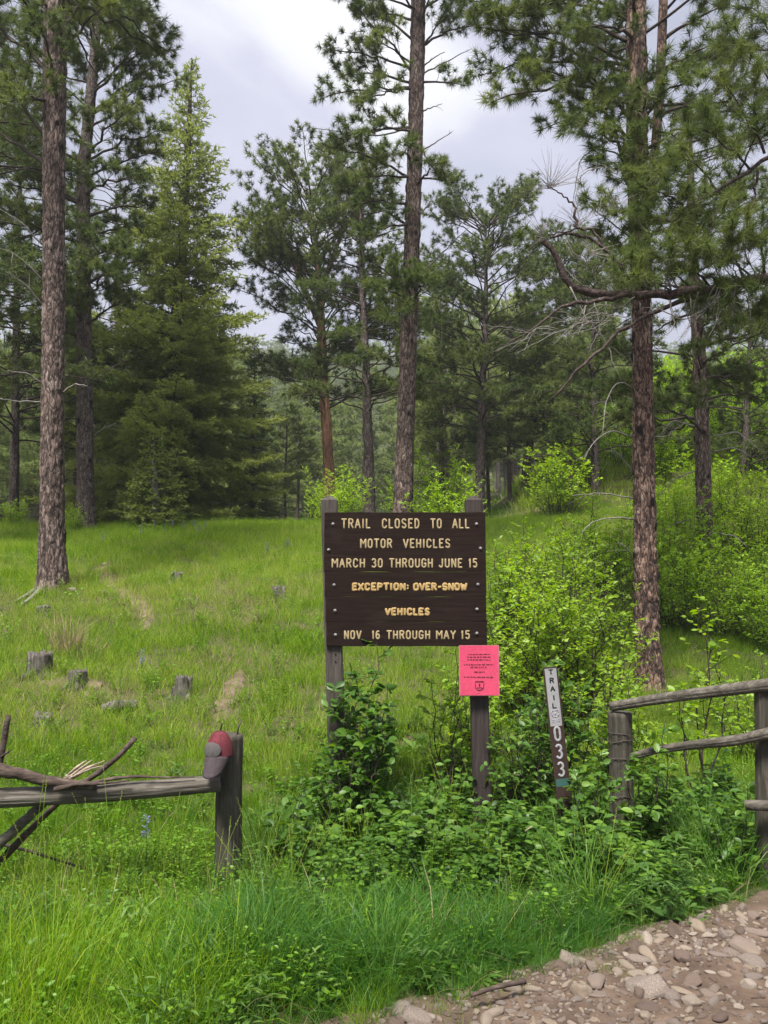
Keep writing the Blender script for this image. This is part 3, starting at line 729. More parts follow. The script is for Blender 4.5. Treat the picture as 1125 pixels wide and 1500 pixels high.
# right ponderosa with the scarred trunk
d9 = 12.0
t = Tree(14, .17, 56, .0095, .14)
p, r = hero_path([(952, 1015, 44), (948, 940, 38), (944, 760, 34), (942, 600, 32), (940, 460, 31), (934, 250, 32), (932, 60, 31), (930, -120, 27), (930, -500, 16), (930, -800, 6)], d9)
t.make_trunk(p, r, 64, .03, .036, 11, 38, 2.6)
p2, r2 = hero_path([(950, 300, 14), (962, 210, 15), (970, 60, 13), (976, -150, 9), (985, -400, 3)], d9 - .1, 0)
tube(t.trunk, curve(p2, 16), np.interp(np.linspace(0, 1, 16), np.linspace(0, 1, 5), r2), 12, True, tint=.55, bump=.08, bs=12)
for a in [(918, 90, 720, 45, -.3), (918, 60, 780, 10, .5), (918, 150, 770, 100, -.4), (918, 95, 700, 110, .4), (918, 130, 720, 150, -.6), (918, 150, 850, 190, -1.2), (916, 200, 830, 130, -.8), (918, 170, 860, 110, -1), (918, 30, 800, -30, 0), (918, 20, 720, -20, .4),
          (920, 240, 870, 180, -1), (920, 270, 890, 240, -1.4), (940, 300, 950, 260, -1.8), (945, 280, 1010, 250, -1.2), (945, 220, 1030, 180, -1), (945, 170, 1010, 120, -1.4), (945, 120, 1060, 60, -.6), (970, 60, 1060, 10, 0), (970, 20, 1040, -40, -.6), (930, 330, 910, 320, -1.8),
          (940, 400, 900, 395, -1.6), (940, 360, 980, 340, -1.6), (920, 380, 900, 350, -.8), (945, 330, 1030, 330, -1), (945, 380, 1040, 380, -.7), (930, 60, 860, 40, -1.4), (930, 250, 910, 200, -1.6), (935, 200, 950, 140, -1.7),
          (945, 250, 1060, 200, .6), (945, 180, 1080, 150, .8), (945, 120, 1090, 90, 1.0), (920, 20, 700, 20, -.5), (918, 120, 880, 60, .9)]:
    t.bough(P(a[0], a[1], d9), P(a[2], a[3], d9 + a[4]), .034, .07, .30, 1.35)
t.auto(9.5, 17, 34, lambda f: 2.4 * (1 - f) + .6)
for q in ([(928, 572), (915, 560), (900, 562), (888, 585), (882, 640)], [(926, 640), (895, 630), (868, 648), (855, 675)], [(928, 695), (912, 670), (885, 648)], [(928, 730), (880, 722), (838, 726)], [(928, 760), (900, 758), (870, 762), (852, 780)],
          [(928, 820), (915, 800), (905, 795)], [(955, 640), (975, 640), (985, 632)]):
    t.snag([P(a, b, d9 - .22 * i) for i, (a, b) in enumerate(q)], .014, 4, tl=.3)
for q in ([(925, 350), (895, 325), (860, 300), (845, 285)], [(925, 235), (880, 215), (850, 230), (840, 290)]):
    t.snag([P(a, b, d9 - .22 * i) for i, (a, b) in enumerate(q)], .016, 6, tl=.35)
t.build('pine_tree', P(952, 1015, d9), 'right-hand pine with scarred orange trunk behind the rail fence, forked above', M_bark_scar)

# pine behind it on the slope
d10 = 17.5
t = Tree(15, .20, 46, .014, .17)
p, r = hero_path([(1036, 850, 27), (1033, 800, 25), (1029, 650, 23), (1024, 520, 20), (1018, 440, 17), (1014, 330, 14), (1010, 200, 8), (1008, 150, 3)], d10)
t.make_trunk(p, r, 40, .06, .035, 9, 26)
t.auto(3.6, 10.6, 46, lambda f: 2.3 * (1 - f * .7) + .5, up=.1, leaf=.35, r0=.03, tw=1.2)
for q in ([(1018, 625), (985, 615), (965, 640)], [(1018, 690), (990, 700), (965, 725)], [(1016, 760), (985, 768), (960, 790)], [(1044, 640), (1080, 632), (1115, 660)], [(1044, 662), (1075, 655), (1100, 668)], [(1044, 780), (1075, 785), (1095, 800)], [(1044, 850), (1070, 840), (1095, 852)]):
    t.snag([P(a, min(b, 840), d10 - .2 * i) for i, (a, b) in enumerate(q)], .02, 3, tl=.5)
t.build('pine_tree', P(1036, 850, d10), 'straight pinkish pine on the slope to the right of the scarred trunk', M_bark)

# near pine outside the frame on the right whose limbs reach in
d11 = 8.6
t = Tree(16, .17, 60, .0062, .12)
p, r = hero_path([(1420, 1060, 60), (1415, 800, 52), (1410, 400, 46), (1400, 0, 38), (1395, -500, 22), (1390, -900, 6)], d11)
t.make_trunk(p, r, 40, .05, .05, 10, 12)
def kc(pts, n):
    c = curve([P(a, b, c) for a, b, c in pts], n * 2, 2)
    c[1:-1] += (t.r.random((len(c) - 2, 3)) - .5) * .034
    return c[::2] if len(c[::2]) == n else c[np.linspace(0, len(c) - 1, n).astype(int)]
K = lambda pts, r0, r1, n=18: tube(t.wood, kc(pts, n), np.linspace(r0, r1, n), 14, True, bump=.38, bs=16)
K([(1400, 370, 8.6), (1250, 395, 8.3), (1125, 405, 8.0), (1040, 425, 7.9), (960, 432, 7.8), (880, 432, 7.8), (852, 427, 7.8), (832, 418, 7.8), (821, 402, 7.8), (818, 380, 7.8), (812, 364, 7.8), (800, 352, 7.8), (786, 353, 7.8)], .088, .030, 46)
K([(1040, 425, 7.9), (960, 455, 7.8), (900, 490, 7.7), (830, 560, 7.6), (800, 590, 7.6)], .03, .008)
K([(930, 432, 7.8), (870, 440, 7.7), (820, 450, 7.7), (770, 490, 7.6), (735, 510, 7.6)], .026, .007)
K([(940, 430, 7.8), (905, 385, 7.7), (870, 350, 7.7), (830, 340, 7.7), (800, 350, 7.7)], .022, .012)
K([(905, 385, 7.7), (865, 335, 7.7), (845, 335, 7.6), (800, 345, 7.6)], .014, .008)
K([(845, 335, 7.6), (842, 300, 7.6), (815, 280, 7.6), (806, 272, 7.6)], .014, .006)
K([(1400, 130, 8.6), (1250, 165, 8.3), (1125, 230, 8.0), (1040, 285, 7.9), (980, 320, 7.8)], .045, .014)
for q, rr_ in (([(835, 420), (860, 470), (890, 500), (900, 540)], .010), ([(870, 440), (880, 480), (860, 520)], .008), ([(830, 345), (835, 372), (850, 382), (860, 378)], .008), ([(850, 345), (862, 362), (858, 385), (880, 392)], .007),
               ([(830, 352), (845, 380), (865, 400)], .008), ([(930, 435), (905, 452), (880, 445), (860, 455)], .008), ([(800, 350), (780, 345), (772, 352)], .010), ([(960, 450), (1000, 470), (1030, 455), (1050, 440)], .008),
               ([(980, 440), (990, 480), (960, 500)], .008), ([(865, 300), (875, 320), (880, 300), (885, 285)], .006), ([(880, 245), (850, 255), (843, 290), (850, 330)], .006), ([(905, 255), (880, 240), (868, 248)], .006)):
    t.snag([P(a, b, 7.7) for a, b in q], rr_, 5, 12, 4, .22)
for q in range(46):   # tangle of dead twigs hanging off the limb
    x0 = 860 + 300 * t.r.random(); y0 = 428 - max(0, x0 - 960) * .12; sgn = 1 if t.r.random() < .6 else -1
    l_ = 22 + 60 * t.r.random(); a_ = (t.r.random() - .5) * 70 - 18
    t.snag([P(x0, y0, 7.85), P(x0 + a_ * .6, y0 + sgn * l_ * .6 + 6, 7.75), P(x0 + a_, y0 + sgn * l_, 7.6 + .3 * t.r.random())], .006 + .006 * t.r.random(), 4, 10, 4, .2)
for q in range(18):
    x0 = 740 + 200 * t.r.random(); y0 = 500 - (x0 - 740) * .2
    t.snag([P(x0, y0, 7.7), P(x0 - 20 - 20 * t.r.random(), y0 + 25 * (t.r.random() - .5), 7.6), P(x0 - 50 - 30 * t.r.random(), y0 + 60 * (t.r.random() - .4), 7.5)], .005, 5, 10, 4, .18)
for a in [(1060, 290, 1000, 230, -.3), (1100, 250, 1030, 190, -.4), (1120, 225, 1060, 120, -.3), (1080, 260, 1120, 180, -.4), (1000, 300, 960, 280, -.3), (1020, 300, 975, 340, -.3), (1050, 290, 1040, 350, -.3), (1110, 250, 1100, 330, -.3), (1010, 420, 950, 370, -.3), (1040, 420, 990, 385, -.4), (1100, 405, 1040, 370, -.5), (1120, 400, 1110, 345, -.4),
          (1070, 415, 1090, 470, -.2), (1130, 400, 1125, 465, -.2), (990, 430, 930, 415, -.4), (960, 432, 905, 400, -.3), (1125, 405, 1060, 450, -.3),
          (1060, 420, 1010, 400, -.4), (1090, 410, 1075, 375, -.4), (1140, 140, 1090, 60, 0), (1180, 160, 1120, 130, 0), (1200, 60, 1090, 10, 0.2), (1180, 20, 1060, -30, 0.2), (1180, 90, 1060, 70, .2), (1200, 200, 1130, 170, 0), (1020, 430, 960, 415, .3)]:
    t.bough(P(a[0], a[1], 8.0), P(a[2], a[3], 8.0 + a[4]), .014, .06, .15, 1.3, spread=.6)
for cx_, cy_, rad_, n_, c_ in ((806, 274, 62, 46, 100), (790, 345, 48, 30, 125), (846, 330, 40, 26, 80), (868, 372, 42, 22, 60), (905, 300, 36, 16, 110)):
    D = MB(); t.snags.append(D)      # spray of bare dead twigs
    for q in range(n_):
        a_ = math.radians(c_ + (t.r.random() - .5) * 190); l_ = rad_ * (.45 + .6 * t.r.random()); dd_ = 7.65 + (t.r.random() - .5) * .25
        o_x, o_y = cx_ + (t.r.random() - .5) * 10, cy_ + (t.r.random() - .5) * 8
        tube(D, [P(o_x, o_y, 7.65), P(o_x + math.cos(a_) * l_ * .5 + 1.5, o_y - math.sin(a_) * l_ * .5, (7.65 + dd_) / 2), P(o_x + math.cos(a_) * l_, o_y - math.sin(a_) * l_ * 1.0 + 2, dd_)], [.0028, .0022, .0012], 3, False)
t.bough(P(800, 352, 7.7), P(770, 362, 7.6), .008, 0, .5, .6, True, .8)
t.auto(6.5, 13, 30, lambda f: 2.3 * (1 - f) + .7)
t.build('pine_tree', P(1420, 1060, d11), 'nearest pine mostly outside the right edge, its gnarled limb reaching across the sky', M_bark, limb=M_limb_pink)

# big fir on the left
def fir(t, path, rad, h0, h1, n, Lf, droop=.1, den=1.0, nl=.05, nw=.016, k=24, secs=.12):
    t.make_trunk(path, rad, k, .12, .025, 8, 10)
    r = t.r; st_p, st_d, tt_ = [], [], []
    for q in range(n):
        h = h0 + (h1 - h0) * ((q + r.random()) / n) ** 1.1; f = (h - h0) / (h1 - h0)
        p, rd = t.at(h); a = q * 2.39996 + r.random() * .8
        L = Lf(f) * (.5 + .68 * r.random() ** .8); bt_ = r.normal(.22, .14)
        hd = np.array([math.cos(a), math.sin(a), 0]); m = 7; s = np.linspace(0, 1, m)
        rise = .55 * f - .12
        c = p + hd[None] * (s * L)[:, None] + np.array([0, 0, 1])[None] * ((rise * s - droop * (1 - f) * np.sin(np.pi * s * .8)) * L)[:, None] + (r.random((m, 3)) - .5) * .05
        tube(t.wood, c, (.008 + .010 * L) * (1 - .85 * s), 3, False)
        ns = max(4, int(L / secs * den))
        for z in range(ns):
            tt = .12 + .88 * (z + r.random()) / ns; g = tt * (m - 1); i = min(int(g), m - 2); b = c[i] + (c[i + 1] - c[i]) * (g - i)
            d = unit(c[i + 1] - c[i]); sd = unit(np.cross(d, [0, 0, 1])) * (1 if z % 2 else -1)
            l2 = (.40 * L * (1 - tt) + .14) * (.7 + .5 * r.random())
            dr = unit(d * .75 + sd * .8 + np.array([0, 0, (r.random() - .6) * .35]))
            kk = max(2, int(l2 / .045)); ss = (np.arange(kk) + .5) / kk
            pp = b + dr * (ss * l2)[:, None] + np.array([0, 0, -1])[None] * (.18 * l2 * ss ** 2)[:, None]
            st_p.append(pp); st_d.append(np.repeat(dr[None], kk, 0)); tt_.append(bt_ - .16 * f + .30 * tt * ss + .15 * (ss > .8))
            if l2 > .3:
                for y_ in range(int(l2 / .13)):
                    w = .2 + .7 * r.random(); b2 = b + dr * l2 * w; d2_ = unit(dr + sd * (r.random() - .5) * 3 + (r.random(3) - .5) * .6); l3 = .10 + .12 * r.random()
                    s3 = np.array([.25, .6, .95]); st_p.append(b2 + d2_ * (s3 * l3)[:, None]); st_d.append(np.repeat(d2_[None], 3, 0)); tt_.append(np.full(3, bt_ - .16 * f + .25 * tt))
    pp = np.concatenate(st_p); dd = np.concatenate(st_d); n0 = len(pp); mlt = 2
    pp = np.repeat(pp, mlt, 0); dd = np.repeat(dd, mlt, 0); N = len(pp)
    g = r.normal(size=(N, 3)); g[:, 2] = g[:, 2] * .7 + .15; g /= np.linalg.norm(g, axis=1)[:, None]
    dr = g * .8 + dd * .6; dr /= np.linalg.norm(dr, axis=1)[:, None]
    l = nl * (.7 + .7 * r.random(N)); sd = np.cross(dr, r.normal(size=(N, 3))); sd /= np.linalg.norm(sd, axis=1)[:, None]
    w = nw * (.6 + .8 * r.random(N))[:, None] * .5
    mb = MB(); mb.add(np.stack([pp - sd * w, pp + sd * w, pp + dr * l[:, None]], 1).reshape(-1, 3), np.arange(N * 3).reshape(-1, 3), np.repeat(np.repeat(np.clip(np.concatenate(tt_) + r.normal(0, .08, n0), 0, 1), mlt), 3))
    return mb
def build_fir(name, t, mb, loc, label, bark, mat, group=None):
    o = thing(name, loc, label, 'fir tree', group); off = -np.array(loc, float)
    for m_, nm, ma, sm in ((t.trunk, 'trunk', bark, True), (t.wood, 'branches', M_limb, True), (mb, 'crown', mat, False), (t.dead, 'dead_branches', M_dead, True)):
        if m_.n: m_.v = [q + off for q in m_.v]; m_.build(nm, ma, o, smoothed=sm, kind='stuff' if nm in ('branches', 'crown') else None)
    return o
d3 = 24.0
t = Tree(21)
p, r = hero_path([(236, 790, 30), (247, 650, 24), (262, 430, 20), (274, 250, 12), (281, 85, 2)], d3)
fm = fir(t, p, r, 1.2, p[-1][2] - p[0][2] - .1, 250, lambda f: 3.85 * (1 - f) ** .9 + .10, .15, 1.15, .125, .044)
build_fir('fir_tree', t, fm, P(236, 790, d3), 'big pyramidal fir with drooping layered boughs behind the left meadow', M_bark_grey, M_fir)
d3b = 19.5
t = Tree(22)
p, r = hero_path([(230, 782, 15), (228, 720, 12), (226, 660, 5), (225, 640, 1)], d3b)
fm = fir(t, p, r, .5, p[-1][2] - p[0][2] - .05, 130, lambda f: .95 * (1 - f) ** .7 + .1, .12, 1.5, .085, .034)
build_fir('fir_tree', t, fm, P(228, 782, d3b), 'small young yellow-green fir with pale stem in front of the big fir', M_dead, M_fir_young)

# mid-distance individual pines with rounded crowns
def round_pine(seed, base_px, pts, d, label, h0, h1, n, Lf, bark, up, needle=M_needle, az=None, forks=(), tw=1.0, ts=1.0, group=None, nn=26):
    t = Tree(seed, .22, nn, .020, .20)
    p, r = hero_path(pts, d); t.make_trunk(p, r, 28, .12, .04, 8, 18)
    for fk in forks:
        a, rr_ = hero_path(fk, d, 0); tube(t.trunk, curve(a, 10), np.interp(np.linspace(0, 1, 10), np.linspace(0, 1, len(rr_)), rr_), 8, tint=.5)
        a = np.array(a)
        for k in range(9):
            w = .35 + .62 * (k + t.r.random()) / 9; b = a[0] + (a[-1] - a[0]) * w; g = t.r.normal(size=3); g[2] = abs(g[2]) * .6
            t.bough(b, b + unit(g) * (1.0 + t.r.random()), .02, .05, .3, tw)
    t.auto(h0, h1, n, Lf, up, .35, az, .026, tw, True, ts)
    return t.build('pine_tree', P(*base_px, d), label, bark, needle, group)
round_pine(31, (484, 790), [(484, 790, 20), (482, 690, 18), (474, 560, 15), (468, 420, 12), (462, 350, 7), (455, 285, 2)], 27, 'round-topped pine with stripped orange-red trunk left of the sign', 4.6, 13.0, 90, lambda f: 3.3 * math.sin(math.pi * min(.95, .24 + .58 * f)) + .3, M_bark_red, lambda f: .25 + .6 * f,
           forks=[[(470, 480, 10), (432, 390, 8), (402, 310, 3)], [(468, 430, 9), (498, 350, 6), (508, 290, 3)]], tw=.95)
round_pine(32, (543, 790), [(543, 790, 18), (541, 700, 17), (536, 540, 13), (530, 400, 10), (530, 250, 5), (530, 195, 2)], 24, 'dark full-crowned pine between the red trunk and the tallest central pine', 4.2, 12.6, 84, lambda f: 2.1 * (1 - f * .6) + .4, M_bark_grey, .15, tw=1.0)
round_pine(33, (704, 790), [(704, 790, 16), (703, 700, 15), (708, 540, 11), (712, 430, 7), (712, 335, 2)], 30, 'round-crowned pine in the gap right of the central trunk', 4.4, 13.9, 96, lambda f: 3.0 * math.sin(math.pi * min(.95, .28 + .55 * f)) + .3, M_bark_grey, lambda f: .1 + .6 * f, tw=1.0)
round_pine(34, (768, 800), [(768, 800, 14), (770, 690, 13), (790, 560, 10), (815, 470, 7), (822, 370, 2)], 32, 'pine with bent leaning trunk left of the scarred right-hand trunk', 4.0, 13.2, 84, lambda f: 2.7 * (1 - f * .55) + .4, M_bark_grey, lambda f: .1 + .6 * f, tw=1.0)
round_pine(35, (1085, 800), [(1085, 800, 14), (1090, 700, 12), (1096, 560, 9), (1100, 460, 3)], 27, 'bushy pine at the right edge behind the bright slope', 2.4, 9.6, 66, lambda f: 2.5 * (1 - f * .5) + .4, M_bark_grey, .2, tw=1.0)
round_pine(36, (20, 790), [(20, 790, 16), (22, 640, 13), (24, 450, 10), (30, 250, 5), (30, 180, 2)], 23, 'dense dark pine at the left edge behind the nearest trunk', 3.2, 12.6, 84, lambda f: 2.8 * (1 - f * .5) + .4, M_bark_grey, .1, tw=1.0)
round_pine(37, (-50, 800), [(-50, 800, 24), (-52, 600, 21), (-50, 400, 18), (-45, 100, 12), (-42, -60, 3)], 17, 'pine just outside the left edge with boughs reaching into view', 3.0, 13.0, 70, lambda f: 2.8 * (1 - f * .5) + .4, M_bark_grey, .05, tw=1.0)
round_pine(38, (178, 790), [(178, 790, 14), (176, 640, 12), (172, 450, 9), (170, 280, 2)], 28, 'dark pine between the leaning crest pine and the big fir', 3.0, 13.6, 84, lambda f: 2.7 * (1 - f * .5) + .4, M_bark_grey, .1, tw=1.0)
round_pine(39, (870, 800), [(870, 800, 14), (872, 700, 13), (868, 560, 10), (872, 400, 2)], 26, 'full dark pine just left of the scarred trunk', 3.0, 11.2, 76, lambda f: 2.6 * (1 - f * .55) + .4, M_bark_grey, .15, tw=1.0)

# ------------------------------------------------------------------ forest behind: variants shared by copies
VAR = []
for k in range(5):
    t = Tree(50 + k, .24, 22, .034, .26, 3); t.join = True; H = 11 + k * 1.0
    t.make_trunk([[0, 0, -.3], [.1 * k - .2, .1, H * .4], [.15, .2 - .1 * k, H * .75], [.1, 0, H]], [.19, .14, .09, .02], 12, .3, .03, 8, 8)
    t.auto(H * (.16 + .05 * k), H * .99, 60, (lambda f: 2.3 * (1 - f) ** .6 + .35) if k % 2 else (lambda f: 2.2 * math.sin(math.pi * min(.95, .25 + .68 * f)) + .4), lambda f: .05 + .5 * f, .25, None, .026, 1.0)
    for q in range(9):
        a = t.r.random() * 6.28; h = H * (.08 + .25 * t.r.random()); pp_, rr_ = t.at(h)
        t.snag([pp_, pp_ + np.array([math.cos(a), math.sin(a), .05]) * .8, pp_ + np.array([math.cos(a), math.sin(a), -.1]) * 1.7], .014, 3, 8, 3, .5)
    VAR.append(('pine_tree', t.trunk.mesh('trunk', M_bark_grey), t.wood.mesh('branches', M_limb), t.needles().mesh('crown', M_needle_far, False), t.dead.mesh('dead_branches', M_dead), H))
for k in range(2):
    t = Tree(70 + k); H = 10 + 2 * k
    fm = fir(t, [[0, 0, -.3], [0, 0, H * .5], [.05, 0, H]], [.16, .09, .01], .6, H - .1, 170, lambda f: 2.2 * (1 - f) ** .8 + .1, .15, .9, .14, .045, 10, .15)
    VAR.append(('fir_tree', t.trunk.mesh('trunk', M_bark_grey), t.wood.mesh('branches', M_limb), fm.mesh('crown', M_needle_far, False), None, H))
def place_tree(x, y, k, s, rz, label, group):
    nm, a, b, c, dd, H = VAR[k]
    o = thing(nm, (x, y, gz(x, y)), label, 'pine tree' if nm == 'pine_tree' else 'fir tree', group, rz)
    o.scale = (s, s, s)
    inst('trunk', a, o); inst('branches', b, o, kind='stuff'); inst('crown', c, o, kind='stuff')
    if dd is not None: inst('dead_branches', dd, o, kind='stuff')
    return o
fr = np.random.default_rng(5)
LAND = [(58, 'left of the nearest trunk'), (100, 'right behind the nearest left trunk'), (150, 'behind the leaning crest pine'), (215, 'behind the left half of the big fir'), (300, 'behind the right half of the big fir'), (375, 'just right of the big fir'), (450, 'between the big fir and the orange-red trunk'),
        (510, 'behind the orange-red trunk'), (570, 'behind the dark full-crowned pine'), (625, 'behind the tallest central pine'), (690, 'right of the tallest central pine'), (745, 'above the right sign post'), (800, 'above the yellow-green thicket'), (860, 'above the leaning trail marker'), (920, 'just left of the scarred trunk'),
        (975, 'behind the scarred trunk'), (1050, 'behind the straight pinkish pine'), (9999, 'near the right edge')]
LABS = {}
cnt = 0
rows = [(29, 26), (36, 28), (45, 30), (58, 32), (76, 34)]
for d, n in rows:
    for q in range(n):
        px = -70 + 1280 * (q + fr.random()) / n
        y = d * (.92 + .2 * fr.random()); x = (px - 562.5) / FPX * y
        if d < 34 and (430 < px < 720 or px > 1000): continue
        if d < 40 and px > 900: continue
        if d < 50 and 430 < px < 640 and fr.random() < .55: continue
        if d < 60 and px > 930: continue
        if fr.random() < .08: continue
        if d < 60 and px > 920 and fr.random() < .5: continue
        # treetops end where the photograph shows sky between the crowns
        top = (480 if px < 400 else 545 if px < 640 else 440) + (fr.random() - .3) * 110
        if px > 900: top = 520 + (fr.random() - .3) * 90
        k = int(fr.integers(0, 5)) if (fr.random() < .8 or px > 450) else int(fr.integers(5, 7))
        z0 = gz(x, y); H = P(px, top, y)[2] - z0
        s = max(.35, min(1.5, H / VAR[k][5]))
        side = next(b for a, b in LAND if px < a)
        kind_ = 'pine' if k < 5 else 'fir'
        side += ''
        lab = {29: 'front-row forest %s %s', 36: 'second-row slim %s %s', 45: 'deeper %s %s', 58: 'far forest %s %s', 76: 'farthest small %s %s'}[d] % (kind_, side)
        if lab in LABS: lab = 'tall ' + lab if s > LABS[lab] else 'short ' + lab
        if lab in LABS: lab = 'slight ' + lab
        LABS[lab] = s
        place_tree(x, y, k, s, fr.random() * 6.28, lab, '%ss of the forest behind the meadow' % kind_)
        cnt += 1
# the far wooded hillside reads as one mass
pts, rot, scl, idx, hue = [], [], [], [], []
farc = []
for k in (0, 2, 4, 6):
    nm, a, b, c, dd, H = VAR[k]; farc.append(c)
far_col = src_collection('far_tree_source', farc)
for q in range(2600):
    y = 105 + 260 * fr.random() ** .8; x = (fr.random() - .5) * (1.25 * y + 60)
    s = .7 + .5 * fr.random()
    pts.append((x, y, gz(x, y) - .5)); rot.append((0, 0, fr.random() * 6.28)); scl.append((s, s, s)); idx.append(int(fr.integers(0, 4))); hue.append(0)
scatter('hillside_forest', pts, rot, scl, idx, far_col, hue, label='far hazy hillside covered in pine forest beyond the trees', cat='forest')

# ------------------------------------------------------------------ stroke lettering (routed letters)
def arc(cx, cy, rx_, ry_, a0, a1, n=7):
    a = np.radians(np.linspace(a0, a1, n)); return [(cx + rx_ * math.cos(q), cy + ry_ * math.sin(q)) for q in a]
_O = arc(.5, .72, .42, .28, 0, 180, 9) + arc(.5, .28, .42, .28, 180, 360, 9); _O.append(_O[0])
GL = {
 'T': [[(0, 1), (1, 1)], [(.5, 1), (.5, 0)]], 'R': [[(.08, 0), (.08, 1), (.55, 1)] + arc(.55, .76, .38, .24, 90, -90) + [(.08, .52)], [(.5, .52), (.95, 0)]],
 'A': [[(0, 0), (.5, 1), (1, 0)], [(.18, .35), (.82, .35)]], 'I': [[(.5, 0), (.5, 1)]], 'L': [[(.1, 1), (.1, 0), (.95, 0)]],
 'C': [arc(.5, .72, .42, .28, 10, 180, 8) + arc(.5, .28, .42, .28, 180, 350, 8)], 'O': [_O],
 'S': [arc(.5, .75, .4, .25, 20, 180, 6) + [(.2, .58), (.8, .42)] + arc(.5, .25, .4, .25, 0, -160, 6)],
 'E': [[(.95, 1), (.1, 1), (.1, 0), (.95, 0)], [(.1, .52), (.75, .52)]], 'D': [[(.1, 0), (.1, 1), (.45, 1)] + arc(.45, .5, .45, .5, 90, -90, 9) + [(.1, 0)]],
 'M': [[(.03, 0), (.03, 1), (.5, .45), (.97, 1), (.97, 0)]], 'V': [[(0, 1), (.5, 0), (1, 1)]], 'H': [[(.08, 0), (.08, 1)], [(.92, 0), (.92, 1)], [(.08, .5), (.92, .5)]],
 'U': [[(.08, 1), (.08, .28)] + arc(.5, .28, .42, .28, 180, 360, 8) + [(.92, 1)]], 'G': [arc(.5, .72, .42, .28, 15, 180, 8) + arc(.5, .28, .42, .28, 180, 360, 8) + [(.92, .45), (.55, .45)]],
 'N': [[(.08, 0), (.08, 1), (.92, 0), (.92, 1)]], 'J': [[(.85, 1), (.85, .28)] + arc(.45, .28, .4, .28, 0, -170, 7)], 'P': [[(.08, 0), (.08, 1), (.55, 1)] + arc(.55, .74, .38, .26, 90, -90) + [(.08, .48)]],
 'X': [[(0, 0), (1, 1)], [(0, 1), (1, 0)]], 'W': [[(0, 1), (.25, 0), (.5, .8), (.75, 0), (1, 1)]], 'Y': [[(0, 1), (.5, .5), (1, 1)], [(.5, .5), (.5, 0)]],
 '0': [_O], '1': [[(.2, .8), (.5, 1), (.5, 0)]], '3': [arc(.45, .76, .42, .24, 150, -80, 8) + arc(.45, .27, .45, .27, 80, -150, 8)],
 '5': [[(.88, 1), (.15, 1), (.12, .58)] + arc(.48, .32, .42, .32, 100, -150, 9)], '6': [[(.8, .95)] + arc(.55, .6, .45, .38, 100, 180, 5) + arc(.5, .29, .42, .29, 180, 540, 12)],
 ':': [[(.5, .68), (.5, .72)], [(.5, .22), (.5, .26)]], '-': [[(.1, .48), (.9, .48)]],
}
NARROW = {'I': .35, '1': .55, ':': .35, '-': .7, 'J': .85, 'L': .85, 'E': .9, 'M': 1.2, 'W': 1.25}
def letters(mb, txt, o, ex, ey, en, w, h, rad, gap=.42, thick=.35, jit=.0):
    """txt in a box of width w, height h; o = lower left, ex/ey/en = unit axes (en out of the face)"""
    ws = [NARROW.get(c, 1.0) for c in txt]; tot = sum(ws) + gap * (len(txt) - 1); u = (w - 2 * rad) / tot; x = rad
    for c, cw in zip(txt, ws):
        for st in GL[c]:
            a = np.array(st, float) * [cw * u if c != 'I' else cw * u, h - 2 * rad] + [x, rad]
            if jit: a = a + rng.normal(size=a.shape) * jit
            for p_, q_ in zip(a[:-1], a[1:]):
                if np.hypot(*(q_ - p_)) < 1e-6: continue
                s3 = np.array([p_, (p_ + q_) / 2, q_])
                L = MB(); tube(L, np.c_[s3, np.zeros(3)], rad, 8, True, rnd=True)
                v = L.v[0]; v[:, 2] *= thick
                vv = np.array(o) + v[:, :1] * ex + v[:, 1:2] * ey + v[:, 2:3] * en
                mb.add(vv, L.f4[0])
                for t_ in L.f3: mb.f3.append(t_ + mb.n - len(vv))
        x += (cw + gap) * u
EXn, EZn, EYn = np.array([1., 0, 0]), np.array([0, 0, 1.]), np.array([0, -1., 0])

# ------------------------------------------------------------------ the brown sign
DS = 5.8
zx = lambda x: x / 2.778 + 440
zy = lambda y: y / 2.778 + 700
def SP_(x, y, d=DS): return P(zx(x), zy(y), d)
c0 = SP_(425, 1425, DS + .07)
sign = thing('trail_sign', (c0[0], DS + .07, gz(c0[0], DS)), 'large brown wooden sign on two posts lettered TRAIL CLOSED TO ALL MOTOR VEHICLES', 'sign')
so = np.array(sign.location)
def loc(mb):
    mb.v = [q - so for q in mb.v]; return mb
def prism_post(top, bot, w, dpt, cap_h, tintn=0):
    mb = MB(); n = 22
    s = np.linspace(0, 1, n); c = np.array(bot)[None] * (1 - s)[:, None] + np.array(top)[None] * s[:, None]
    ch = .18
    prof = np.array([(-1 + ch, -1), (1 - ch, -1), (1, -1 + ch), (1, 1 - ch), (1 - ch, 1), (-1 + ch, 1), (-1, 1 - ch), (-1, -1 + ch)])
    rows = [c[i] + np.c_[prof[:, 0] * w / 2, prof[:, 1] * dpt / 2, np.zeros(8)] * (1 + .015 * math.sin(i * 2.1)) for i in range(n)]
    rows.append(c[-1] + np.c_[prof[:, 0] * w / 2 * .22, prof[:, 1] * dpt / 2 * .22, np.full(8, cap_h)])
    n += 1; v = np.array(rows).reshape(-1, 3)
    i, j = np.meshgrid(np.arange(n - 1), np.arange(8), indexing='ij')
    mb.add(v, np.stack([i * 8 + j, i * 8 + (j + 1) % 8, (i + 1) * 8 + (j + 1) % 8, (i + 1) * 8 + j], -1).reshape(-1, 4))
    k = np.arange(1, 7); b = (n - 1) * 8
    mb.f3.append(np.stack([np.full(6, b), b + k, b + k + 1], -1)); return mb
pm = loc(prism_post(SP_(118, 92, DS + .075), SP_(160, 1480, DS + .075), .128, .10, .035)); pm.build('post', M_signpost_w, sign, False, label='greyed left post of the sign, peeling at its edge')
pm = loc(prism_post(SP_(704, 92, DS + .075), SP_(745, 1480, DS + .075), .132, .10, .035)); pm.build('post', M_signpost, sign, False, label='dark stained right post of the sign')
